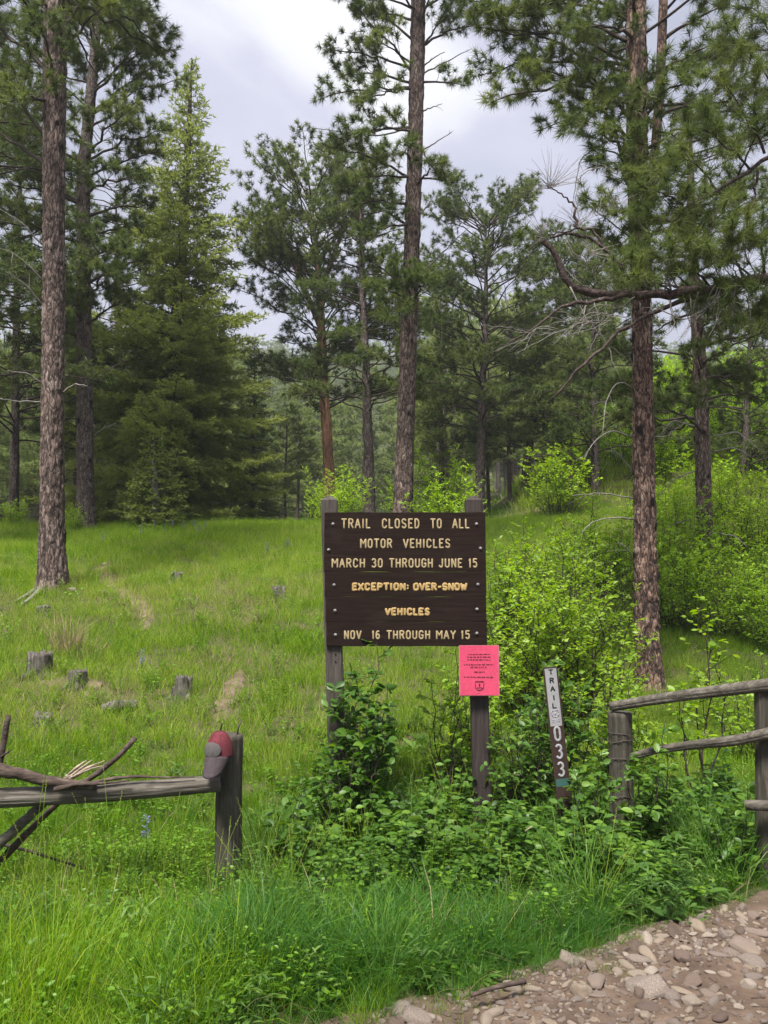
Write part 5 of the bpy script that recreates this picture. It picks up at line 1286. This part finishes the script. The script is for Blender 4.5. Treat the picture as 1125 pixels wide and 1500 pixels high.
# ------------------------------------------------------------------ shrubs
def leaf_mesh(name, mat, seed):
    mb = MB(); add_leaves(mb, np.zeros((1, 3)), np.array([[1., 0, 0]]), np.array([[0, 0, 1.]]), np.array([1.]), np.array([.62]), np.array([.3 + .2 * seed]), True, bend=.12 + .08 * seed, fold=.10 + .05 * seed)
    return mb.mesh(name, mat)
LEAFM = {m_.name: [leaf_mesh('leaf', m_, k) for k in range(3)] for m_ in (M_leaf, M_leaf_b)}
def shrub_data(r, H, spread, stems, leaf, per=9, lean=(0, 0), droop=.2, low=.15, twl=.33):
    wood = MB(); Lp, Ld, Ln, Ls = [], [], [], []
    for q in range(stems):
        a = q * 2.4 + r.random(); rad = spread * math.sqrt(r.random()) ; hh = H * (.6 + .45 * r.random()) * (1 - .25 * (rad / spread) ** 2) if q else H * 1.02
        b = np.array([math.cos(a), math.sin(a), 0]) * rad * .25
        tp = np.array([math.cos(a) * rad + lean[0], math.sin(a) * rad + lean[1], hh]); c = curve([b - [0, 0, .05], (b * 1.4 + tp * .5) / 1.2 * [.85, .85, 1], tp], 9)
        c[1:-1] += r.normal(size=(7, 3)) * .018 * H; r0 = .0035 + .0035 * H
        tube(wood, c, np.linspace(r0, r0 * .3, 9), 5, False)
        nt_ = max(3, int(hh * (1 - low) / .085))
        for z in range(nt_ + 1):
            tt = low + (1 - low) * (z + r.random() * .8) / (nt_ + 1); tt = min(tt, .995); g = tt * 8; i = min(int(g), 7); p0 = c[i] + (c[i + 1] - c[i]) * (g - i)
            az = z * 2.4 + r.random(); l2 = twl * (1.1 - tt) ** .6 * (.5 + .7 * r.random()) * min(1, H)
            d = unit([math.cos(az), math.sin(az), .35 + .5 * r.random()]); p1 = p0 + d * l2 * .5; p2 = p0 + d * l2 + np.array([0, 0, -droop * l2 * .5 + .1 * l2])
            tube(wood, [p0, p1, p2], [r0 * .4, r0 * .3, r0 * .15], 3, False)
            m = max(3, int(per * (.6 + .8 * r.random())))
            for y_ in range(m):
                w = (y_ + 1) / m; pp = p0 + (p1 - p0) * w * 2 if w < .5 else p1 + (p2 - p1) * (w - .5) * 2
                sd = unit(np.cross(d, [0, 0, 1])) * (1 if y_ % 2 else -1)
                ld = unit(d * .5 + sd * (.8 if w < .99 else .1) + np.array([0, 0, .15 - .5 * r.random()]) + r.normal(size=3) * .25)
                Lp.append(pp); Ld.append(ld); Ln.append(unit(np.array([0, 0, 1]) + r.normal(size=3) * .45 )); Ls.append(leaf * (.55 + .6 * r.random()))
    return wood, np.array(Lp), np.array(Ld), np.array(Ln), np.array(Ls)
def shrub(seed, px, d, top_py, spread_px, stems, leaf, label, mat=M_leaf, hero=0, per=8, low=.15, lean=(0, 0), twl=.33, blossoms=0, cat='shrub', base=None):
    r = np.random.default_rng(seed); x = P(px, 1200, d)[0] if d < 9 else (px - 562.5) / FPX * d
    g = np.array([x, d, gz(x, d)]); H = P(px, top_py, d)[2] - g[2]; sp = spread_px * d / FPX
    o = thing('shrub', g, label, cat)
    wood, p_, d_, n_, s_ = shrub_data(r, H, sp, stems, leaf, per, lean, .2, low, twl)
    wood.build('stems', M_limb, o, kind='stuff')
    N = len(p_); idx = np.arange(N)
    if hero:   # the leaves turned nearest the viewer are pieces of their own
        order = np.argsort(p_[:, 1] - .15 * r.random(N)); sel = order[:hero]; idx = order[hero:]
        for k in sel:
            X = unit(d_[k]); Yv = unit(np.cross(n_[k], X)); Z = np.cross(X, Yv); s = float(s_[k])
            M = Matrix(((X[0] * s, Yv[0] * s, Z[0] * s, p_[k][0]), (X[1] * s, Yv[1] * s, Z[1] * s, p_[k][1]), (X[2] * s, Yv[2] * s, Z[2] * s, p_[k][2]), (0, 0, 0, 1)))
            inst('leaf', LEAFM[mat.name][int(r.integers(0, 3))], o, M)
    if len(idx):
        mb = MB(); add_leaves(mb, p_[idx], d_[idx], n_[idx], s_[idx], s_[idx] * .62, r.random(len(idx)), d < 7); mb.build('foliage', mat, o, kind='stuff')
    if blossoms:
        mb = MB(); k = r.integers(0, N, blossoms)
        for q in k:
            m = 26; c = p_[q] + [0, 0, .02]; dv = r.normal(size=(m, 3)); dv[:, 2] = abs(dv[:, 2]); pos = c + dv * [.016, .016, .010]
            add_leaves(mb, pos, dv + 1e-3, np.tile([0, 0, 1.], (m, 1)), np.full(m, .009), np.full(m, .008), r.random(m))
        mb.build('blossom', M_cluster, o)
    return o
L_ = .058
shrub(201, 528, 5.62, 948, 56, 12, .082, 'tall narrow leafy shrub climbing beside the left sign post', M_leaf, 220, 9, .10, twl=.26)
shrub(202, 497, 5.35, 1100, 30, 6, .066, 'smaller shrub in front of the foot of the left sign post', M_leaf, 120, 9, .05, twl=.24)
shrub(203, 425, 4.95, 1145, 36, 6, .078, 'small isolated leafy shrub left of the sign', M_leaf, 90, 9, .10, twl=.24)
shrub(204, 590, 5.15, 1150, 75, 12, .066, 'spreading low shrub between the two sign posts', M_leaf, 240, 9, .05, twl=.28)
shrub(205, 640, 4.95, 1205, 55, 9, .062, 'low shrub in front of the dark right sign post', M_leaf, 200, 9, .05, twl=.24)
shrub(206, 655, 6.3, 955, 36, 8, .06, 'thin open shrub with crooked stems left of the pink notice', M_leaf_b, 80, 7, .3, blossoms=6)
shrub(207, 772, 5.75, 1010, 50, 12, .058, 'shrub between the pink notice and the leaning marker', M_leaf, 160, 9, .08, blossoms=3)
shrub(208, 800, 4.85, 1215, 46, 9, .055, 'low shrub in front of the leaning trail marker', M_leaf, 180, 9, .05, twl=.24)
shrub(209, 862, 4.95, 1085, 34, 10, .055, 'shrub between the trail marker and the right fence post', M_leaf, 160, 9, .05, twl=.24)
shrub(210, 960, 4.95, 1060, 46, 12, .06, 'dark shrub growing through the right rail fence', M_leaf, 200, 9, .05, twl=.26)
shrub(211, 905, 6.6, 945, 28, 6, .06, 'slim sapling shrub with bare stems in front of the scarred pine', M_leaf_b, 60, 6, .45)
shrub(212, 1030, 6.2, 875, 36, 6, .07, 'tall open shrub with pale new leaves behind the right fence', M_leaf_b, 60, 6, .4, blossoms=8)
shrub(213, 1075, 4.75, 1160, 50, 10, .065, 'low shrub under the right end of the fence', M_leaf, 110, 8, .05, twl=.22)
shrub(214, 700, 7.2, 985, 70, 20, .06, 'bright shrub behind the right sign post', M_leaf_b, 0, 9, .1)
shrub(215, 770, 8.2, 815, 85, 24, .066, 'big yellow-green shrub just right of the sign', M_leaf_b, 0, 12, .12, twl=.55)
shrub(216, 850, 8.8, 790, 95, 26, .066, 'tallest yellow-green shrub between the sign and the scarred pine', M_leaf_b, 0, 12, .12, twl=.55)
shrub(217, 740, 10.5, 772, 70, 22, .062, 'bright shrub peeking over the right end of the sign', M_leaf_b, 0, 10, .15, twl=.5)
shrub(218, 800, 12.0, 757, 110, 34, .065, 'broad bright shrub at the back of the thicket', M_leaf_b, 0, 10, .15, twl=.6)
shrub(219, 905, 7.0, 985, 75, 22, .06, 'leafy shrub behind the right fence post', M_leaf_b, 0, 9, .08)
shrub(220, 820, 6.2, 975, 70, 20, .062, 'leafy shrub directly behind the leaning trail marker', M_leaf, 0, 9, .10)
shrub(221, 1100, 8.0, 965, 70, 16, .06, 'low bright shrub far behind the right end of the fence', M_leaf_b, 0, 8, .1)
shrub(222, 880, 13.5, 800, 60, 12, .055, 'green shrub left of the scarred trunk, halfway up the slope', M_leaf_b, 0, 9, .15, twl=.5)
SV = []
for k in range(4):
    r = np.random.default_rng(300 + k); w_, p_, d_, n_, s_ = shrub_data(r, 1.9 + .3 * k, .9 + .15 * k, 18, .085, 10, (0, 0), .2, .08, .62)
    mb = MB(); add_leaves(mb, p_, d_, n_, s_, s_ * .62, r.random(len(p_))); SV.append((w_.mesh('stems', M_limb), mb.mesh('foliage', M_leaf_far)))
def place_shrub(px, d, s, label, group=None, k=0):
    if label in LABS: label = ('bigger ' if s > LABS[label] else 'smaller ') + label
    for adj in ('dense ', 'farther ', 'lower '):
        if label in LABS: label = adj + label.replace('dense ', '').replace('farther ', '')
    LABS[label] = s
    x = (px - 562.5) / FPX * d; o = thing('shrub', (x, d, gz(x, d) - .05), label, 'shrub', group, rng.random() * 6.28); o.scale = (s, s, s * (.8 + .4 * rng.random()))
    inst('stems', SV[k][0], o, kind='stuff'); inst('foliage', SV[k][1], o, kind='stuff')
for i, (px, d) in enumerate([(985, 15), (1010, 17), (1060, 14.5), (1095, 16), (1125, 14), (965, 19), (1075, 19), (1120, 20), (990, 22), (905, 17), (870, 16), (1050, 23)]):
    place_shrub(px, d, .75 + .3 * rng.random(), '%s thicket shrub %s' % ('front' if d < 16 else 'middle' if d < 19.5 else 'rear', next(b for a, b in LAND if px < a)), 'thicket shrubs on the right slope', i % 4)
for i, (px, d) in enumerate([(970, 27), (1000, 30), (1040, 33), (1080, 31), (1115, 34), (1010, 38), (1060, 42), (1105, 44), (960, 34), (1130, 28), (905, 30), (860, 28), (820, 24), (1085, 50), (1020, 52), (990, 29), (1025, 35), (1065, 37), (1095, 39), (1120, 36), (985, 41), (1045, 45), (1110, 48), (1000, 46), (975, 38)]):
    place_shrub(px, d, 1.0 + .6 * rng.random(), '%s bright bush on the slope, %s' % ('nearer' if d < 31 else 'higher' if d < 40 else 'highest', next(b for a, b in LAND if px < a)), 'bushes high on the right slope', i % 4)
for px, d, s, lb in ((505, 21, .8, 'bright bush showing above the left end of the sign'), (470, 23, .6, 'small bush at the crest left of the sign'), (105, 19, .35, 'small bright bush behind the nearest left trunk'), (20, 21, .5, 'low bush at the left end of the crest'), (590, 22, .6, 'bush hidden behind the central trunk'), (650, 20, .8, 'bush in the shade just right of the central trunk'),
                     (390, 10.5, .16, 'small leafy plant in the meadow left of the sign'), (655, 15, .7, 'bush directly behind the top of the sign')):
    place_shrub(px, d, s, lb, None, int(px) % 4)

# ------------------------------------------------------------------ grass and ground plants
gr = np.random.default_rng(17)
def gm(name, mat, *a, **k):
    mb = MB(); blades(mb, *a, gr, **k); return mb.mesh(name, mat)
fine = src_collection('fine_grass_source', [gm('fine', M_grass, 40, .16, (.28, .40, .33, .46, .24, .36)[_], (.006, .007, .005, .0065, .008, .006)[_], (.3, .5, .25, .35, .7, .45)[_], (.3, .8, .2, .4, .9, .6)[_], seg=3, heads=.018) for _ in range(6)])
lush = src_collection('lush_grass_source', [gm('lush', M_grass_deep, 36, .13, (.36, .46, .40, .34, .5, .38)[_], (.0085, .010, .007, .011, .008, .009)[_], .5, (1.2, .9, 1.3, 1.1, .8, 1.35)[_], seg=5) for _ in range(6)])
hill = src_collection('hill_grass_source', [gm('hill', M_grass, 60, .26, .26, .0062, .45, .5, seg=2) for _ in range(6)])
slope = src_collection('slope_grass_source', [gm('slope', M_grass, 70, .6, .40, .02, .45, .5, seg=2) for _ in range(4)])
def forb_mesh(seed, h=.22, leafs=26, L=.045):
    r = np.random.default_rng(seed); p_, d_, n_ = [], [], []
    mb = MB()
    for s_ in range(5):
        a = r.random() * 6.28; tip = np.array([math.cos(a) * .09, math.sin(a) * .09, h * (.6 + .5 * r.random())]); tube(mb, [(0, 0, 0), tip * [.5, .5, .6], tip], .0015, 3, False, tint=.5)
        for q in range(leafs // 5):
            w = .3 + .7 * (q + 1) / (leafs // 5); az = q * 2.4; dv = unit([math.cos(az), math.sin(az), .25]); p_.append(tip * w); d_.append(dv); n_.append(unit(np.array([0, 0, 1]) + r.normal(size=3) * .35))
    m = len(p_); add_leaves(mb, np.array(p_), np.array(d_), np.array(n_), L * (.6 + .6 * r.random(m)), L * .5 * np.ones(m), r.random(m), True)
    return mb.mesh('forb', M_forb)
forb = src_collection('forb_source', [forb_mesh(k, .20 + .03 * (k % 3), 26 + 6 * (k % 3), (.045, .030, .022, .038, .018)[k]) for k in range(5)])
def put(name, src, nvar, x, y, hue, s0, s1, label, tilt=.12, cat='grass'):
    n = len(x); s = s0 + (s1 - s0) * gr.random(n)
    scatter(name, np.c_[x, y, terrain(x, y) - .01], np.c_[gr.normal(size=n) * tilt, gr.normal(size=n) * tilt, gr.random(n) * 6.28], np.c_[s, s, s * (.8 + .4 * gr.random(n))], gr.integers(0, nvar, n), src, hue, label=label, cat=cat)
def region(n, y0, y1, pw=1.0, marg=.9, x0=None, x1=None):
    y = y0 + (y1 - y0) * gr.random(n) ** pw; h = y * .53 + marg
    x = (gr.random(n) * 2 - 1) * h
    return x, y
# lush broad blades along the road verge and under the sign
x, y = region(4600, 2.5, 5.3); lushness = smooth(-1.05, -.35, x + .35 * (fbm(x * 2, y * 2, 4.0, 2) - .5) * 2)
k = (road_in(x, y) < .03) & (gr.random(len(x)) < lushness) & ~((x < .25) & (y < 3.15) & (gr.random(len(x)) < .6)); x, y = x[k], y[k]
e_ = smooth(0, .40, -road_in(x, y))
n = len(x); s = (.42 + .58 * e_) * (.52 + .30 * gr.random(n)) * (1 - .45 * smooth(3.3, 4.2, y)) * (.5 + 1.05 * fbm(x * 4, y * 4, 7.5, 2))
scatter('lush_grass', np.c_[x, y, terrain(x, y) - .01], np.c_[gr.normal(size=n) * .12, gr.normal(size=n) * .12, gr.random(n) * 6.28], np.c_[s, s, s], gr.integers(0, 6, n), lush, (fbm(x * 1.7, y * 1.7, 1.0, 2) - .5) * .5 + (noise3(x * 8, y * 8, 5.3) - .5) * .6, label='lush dark green long grass along the road verge below the sign', cat='grass')
# taller blades standing among the shrubs
x, y = region(1500, 3.9, 5.8); pxx = 562 + FPX * x / y; k = (road_in(x, y) < -.2) & (pxx > 380) & (gr.random(len(x)) < smooth(.42, .62, fbm(x * 1.8, y * 1.8, 3.0, 2))); x, y = x[k], y[k]; n = len(x); s = .6 + .6 * gr.random(n)
scatter('shrub_grass', np.c_[x, y, terrain(x, y) - .01], np.c_[gr.normal(size=n) * .14, gr.normal(size=n) * .14, gr.random(n) * 6.28], np.c_[s * .8, s * .8, s], gr.integers(0, 6, n), lush, fbm(x * 1.7, y * 1.7, 1.0, 2) * .5, label='tall grass blades standing among the shrubs below the sign', cat='grass')
# fine tall grass left foreground
x, y = region(8200, 2.45, 7.2, .8); k = (road_in(x, y) < .05 * gr.random(len(x)) + .01) & (gr.random(len(x)) < np.where((x > -.5) & (y < 5), .38, 1.0)); x, y = x[k], y[k]
e_ = smooth(0, .5, -road_in(x, y)); nearyel = smooth(3.6, 2.6, y) * .25
n = len(x); s = (.35 + .65 * e_) * (.55 + .35 * gr.random(n)) * (1 - .52 * smooth(3.1, 4.2, y)) * (.45 + 1.15 * fbm(x * 4.5, y * 4.5, 6.5, 2))
scatter('tall_grass', np.c_[x, y, terrain(x, y) - .01], np.c_[gr.normal(size=n) * .12, gr.normal(size=n) * .12, gr.random(n) * 6.28], np.c_[s, s, s], gr.integers(0, 6, n), fine, (fbm(x * .9, y * .9, 2.0, 3) - .45) * .6 - .08 + nearyel * .5 + (noise3(x * 7, y * 7, 3.3) - .5) * .55, label='fine tall green grass filling the foreground and around the left fence', cat='grass')
# meadow on the hill
x, y = region(12500, 6.6, 25, .8, 1.5); k = on_path(x, y) > .75 + .6 * gr.random(len(x)); x, y = x[k], y[k]
worn = fbm(x * .55, y * .55, 9.0, 3); px_ = 562 + FPX * x / y
dry = smooth(.50, .64, worn) * smooth(7.2, 8.5, y) * smooth(15, 11, y) * smooth(520, 420, px_) * .55
k = gr.random(len(x)) > dry * .8; x, y, dry = x[k], y[k], dry[k]
put('meadow_grass', hill, 6, x, y, (fbm(x * .5, y * .5, 2.0, 3) - .42) * .6 + dry * .3 + .20 + (noise3(x * 3.2, y * 3.2, 1.3) - .5) * .45, .55, 1.0, 'short bright green grass covering the rising meadow')
x, y = region(7000, 25, 62, .9, 8); k = x > .18 * y; x, y = x[k], y[k]
put('slope_grass', slope, 4, x, y, (fbm(x * .2, y * .2, 2.0, 2) - .3) * .5 + .28, .8, 1.3, 'bright grass on the far right slope beyond the pines')
x, y = region(900, 25, 60, .9, 10); k = x < .18 * y; x, y = x[k], y[k]
put('forest_floor_grass', slope, 4, x, y, (fbm(x * .2, y * .2, 2.0, 2) - .6) * .5, .8, 1.2, 'sparse grass on the forest floor behind the meadow crest')
# forbs: a bright patch left of the left post, scattered elsewhere
fx, fy = [], []
for q in range(150):
    g = P(150 + 200 * gr.random(), 1255 + 40 * gr.random(), 4.6 + .6 * gr.random()); fx.append(g[0]); fy.append(g[1])
x, y = region(2300, 2.6, 8); k = (road_in(x, y) < -.15); x, y = np.r_[x[k], fx], np.r_[y[k], fy]
put('leafy_forbs', forb, 5, x, y, np.r_[np.zeros(k.sum()), np.full(len(fx), .25)], .45, 1.05, 'leafy bright forbs mixed into the foreground grass', cat='ground plants')
x, y = region(2200, 8, 22); k = on_path(x, y) > 1.3; x, y = x[k], y[k]
put('meadow_forbs', forb, 5, x, y, np.full(len(x), .1), .7, 1.3, 'low leafy weeds scattered over the meadow', cat='ground plants')
# dense leafy undergrowth between sign, marker and fence
ux_, uy_ = [], []
for q in range(360):
    pxx = 455 + 690 * gr.random() ** .9; d_ = 4.2 + 2.4 * gr.random() ** 1.3; g = P(pxx, 1200, d_)
    if road_in(g[0], g[1]) < -.35: ux_.append(g[0]); uy_.append(g[1])
under = src_collection('undergrowth_source', [(lambda s_: (lambda m: m)(forb_mesh(60 + s_, .30, 60, (.055, .07, .045, .06, .05)[s_])))(k) for k in range(5)])
for me_ in under.objects: me_.data.materials[0] = M_leaf
put('undergrowth', under, 5, np.array(ux_), np.array(uy_), np.zeros(len(ux_)), .55, 1.35, 'dense leafy undergrowth at the foot of the sign and fence', cat='undergrowth')
# dry straw tussock on the left meadow
g = ground(97, 958); mb = MB(); blades(mb, 150, .16, .55, .008, .4, .5, gr, seg=4); 
o = mb.build('dry_grass_tussock', M_straw, None, True, label='tall dead straw-coloured grass tussock beside the widest stump', cat='dry grass', kind='stuff'); o.location = g
g = ground(125, 965); mb = MB(); blades(mb, 90, .22, .30, .008, .6, .8, gr, seg=3); o = mb.build('dry_grass_tussock', M_straw, None, True, label='smaller flattened straw patch right of the tall tussock', cat='dry grass', kind='stuff'); o.location = g
# thin dead stems in the dry patches
x, y = region(1500, 7.5, 14, 1, .5); pxx = 562 + FPX * x / y; w_ = fbm(x * .55, y * .55, 9.0, 3); k = (w_ > .49) & (pxx < 500) & (pxx > -40); x, y = x[k], y[k]
dryc = src_collection('dead_stem_source', [gm('dead_stem', M_straw, 14, .2, .22, .005, .9, .9, seg=3) for _ in range(3)])
put('dead_grass_stems', dryc, 3, x, y, np.zeros(len(x)), .7, 1.2, 'flattened dead grass stems in the bare patches of the meadow', cat='dry grass')
# lupines near the crest
for i, (px, py) in enumerate([(205, 795), (225, 785), (240, 792), (252, 783), (268, 786), (283, 784), (290, 792), (300, 786), (58, 800), (150, 806), (390, 822), (420, 815), (206, 1002)]):
    g = ground(px, py); o = thing('lupine', g, ['leftmost pale lupine in the crest row before the big fir', 'second pale lupine from the left before the big fir', 'third pale lupine from the left before the big fir', 'tall-standing lupine right of the small young fir', 'lupine under the middle of the big fir', 'lupine just right of the middle of the big fir', 'second lupine from the right before the big fir', 'rightmost lupine of the row before the big fir', 'lone lupine left of the nearest trunk near the crest', 'lone lupine just above the top of the footpath', 'lower of two lupines near the crest left of the sign', 'lone lupine nearest the sign on the upper meadow', 'pale grey-blue lupine in the lower meadow beside the bare path'][i], 'flower', 'lupines near the meadow crest' if i < 12 else None)
    mb = MB(); tube(mb, [(0, 0, 0), (.01, 0, .2), (.01, 0, .36)], .004, 4); mb.build('stem', M_leaf, o)
    m = 46; s_ = gr.random(m); a = gr.random(m) * 6.28; mb = MB(); pos = np.c_[.012 + .01 * np.cos(a), .01 * np.sin(a), .2 + .18 * s_]
    add_leaves(mb, pos, np.c_[np.cos(a), np.sin(a), .4 * np.ones(m)], np.tile([0, 0, 1.], (m, 1)), .030 * (1.1 - .6 * s_), .022 * (1.1 - .6 * s_), gr.random(m)); mb.build('flower', M_lupine, o)
g = P(213, 1232, 4.75); o = thing('lupine', (g[0], g[1], gz(g[0], g[1])), 'grey-blue lupine spike in the grass left of the capped fence post', 'flower')
mb = MB(); tube(mb, [(0, 0, 0), (.01, 0, .2), (.0, 0, .40)], .003, 4); mb.build('stem', M_leaf, o)
m = 60; s_ = gr.random(m); a = gr.random(m) * 6.28; mb = MB(); add_leaves(mb, np.c_[.012 * np.cos(a), .012 * np.sin(a), .26 + .13 * s_], np.c_[np.cos(a), np.sin(a), .4 * np.ones(m)], np.tile([0, 0, 1.], (m, 1)), .016 * np.ones(m), .012 * np.ones(m), gr.random(m)); mb.build('flower', M_lupine, o)

# ------------------------------------------------------------------ thin summer haze between the near trees and the far hillside
mh, n, l = newmat('haze'); vp = n.new("ShaderNodeVolumePrincipled"); vp.inputs['Density'].default_value = HAZE; vp.inputs['Color'].default_value = (.86, .90, .95, 1); vp.inputs['Anisotropy'].default_value = .2
o_ = n.new("ShaderNodeOutputMaterial"); l.new(vp.outputs[0], o_.inputs['Volume'])
mb = MB(); box(mb, (0, 410, 97), (1900, 1000, 206)); mb.build('haze', mh, None, False, kind='stuff')
# small weeds creeping onto the road edge
x, y = region(1500, 2.4, 5.0); dd_ = road_in(x, y); k = (dd_ > -.05) & (dd_ < .38) & (gr.random(len(x)) < .55 * (1 - smooth(0, .38, dd_))); x, y = x[k], y[k]
put('road_edge_grass', fine, 6, x, y, np.full(len(x), .1), .15, .38, 'short grass tufts creeping onto the edge of the dirt road')

# scattered dead stems and tall seed stalks in the foreground
x, y = region(700, 2.6, 5.6); k = (road_in(x, y) < -.08) & (gr.random(len(x)) < fbm(x * 2.5, y * 2.5, 4.4, 2) * .8); x, y = x[k], y[k]
put('dead_stems', dryc, 3, x, y, np.zeros(len(x)), .5, 1.1, 'scattered dead straw stems among the foreground grass', cat='dry grass')
def stalk_mesh(seed):
    mb = MB(); r = np.random.default_rng(seed)
    for q in range(4):
        a = r.random() * 6.28; h = .36 + .2 * r.random(); l_ = .05 + .1 * r.random(); b = r.normal(size=3) * [.04, .04, 0]
        p = np.array([b, b + [math.cos(a) * l_ * .3, math.sin(a) * l_ * .3, h * .55], b + [math.cos(a) * l_, math.sin(a) * l_, h]]); c = curve(p, 7); tube(mb, c, .0011, 3, False, tint=.75)
        d = unit(c[-1] - c[-2])
        for z in range(16):
            w = z / 16; pos = c[-1] + d * (.09 * w - .03); sd = unit(r.normal(size=3) + d * 1.2); tube(mb, [pos, pos + sd * .010 * (1.2 - w)], [.0016, .0006], 3, False, tint=.95)
    return mb.mesh('stalk', M_grass)
stc = src_collection('seed_stalk_source', [stalk_mesh(k) for k in range(4)])
x, y = region(420, 2.6, 6.5); k = (road_in(x, y) < -.15) & (fbm(x * 1.5, y * 1.5, 2.4, 2) > .45); x, y = x[k], y[k]
put('seed_stalks', stc, 4, x, y, gr.random(len(x)) * .3, .6, 1.15, 'slender seeding grass stalks rising above the foreground grass')

# narrow-leaved and broad-leaved weeds in loose colonies through the near grass
def weed_mesh(seed, broad):
    r = np.random.default_rng(seed); mb = MB(); m = 16 if broad else 34
    a = r.random(m) * 6.28; z = (.01 if broad else .03) + (.05 if broad else .22) * r.random(m); L = (.10 if broad else .055) * (.6 + .6 * r.random(m))
    pos = np.c_[.01 * np.cos(a), .01 * np.sin(a), z] if broad else np.c_[.05 * r.normal(size=m), .05 * r.normal(size=m), z]
    d = np.c_[np.cos(a), np.sin(a), (.75 if broad else .55) * np.ones(m)]
    add_leaves(mb, pos, d, np.tile([0, 0, 1.], (m, 1)) + r.normal(size=(m, 3)) * .2, L, L * (.34 if broad else .22), r.random(m), True, bend=.35)
    if not broad:
        for q in range(5): tube(mb, [(0, 0, 0), tuple(r.normal(size=2) * .03) + (.13,), tuple(r.normal(size=2) * .06) + (.25,)], .0012, 3, False, tint=.4)
    return mb.mesh('weed', M_weed)
M_weed = leafmat('dull_weed_leaves', [(0, (.035, .085, .018)), (.5, (.075, .155, .026)), (1, (.16, .245, .055))], .38, .55, .3, 1.25, 'hue', .55, .4)
wdc = src_collection('weed_source', [weed_mesh(k, k % 2 == 0) for k in range(6)])
x, y = region(3600, 2.5, 7.5); k = (road_in(x, y) < -.04) & (fbm(x * 1.6, y * 1.6, 12.4, 3) > .50 + .16 * (gr.random(len(x)) - .5) + .10 * smooth(-.2, -1.0, x) + .06 * smooth(4.8, 6, y)); x, y = x[k], y[k]
put('low_weeds', wdc, 6, x, y, (gr.random(len(x)) - .5) * .4, .55, 1.15, 'dull green weeds in loose colonies through the near grass', cat='ground plants')
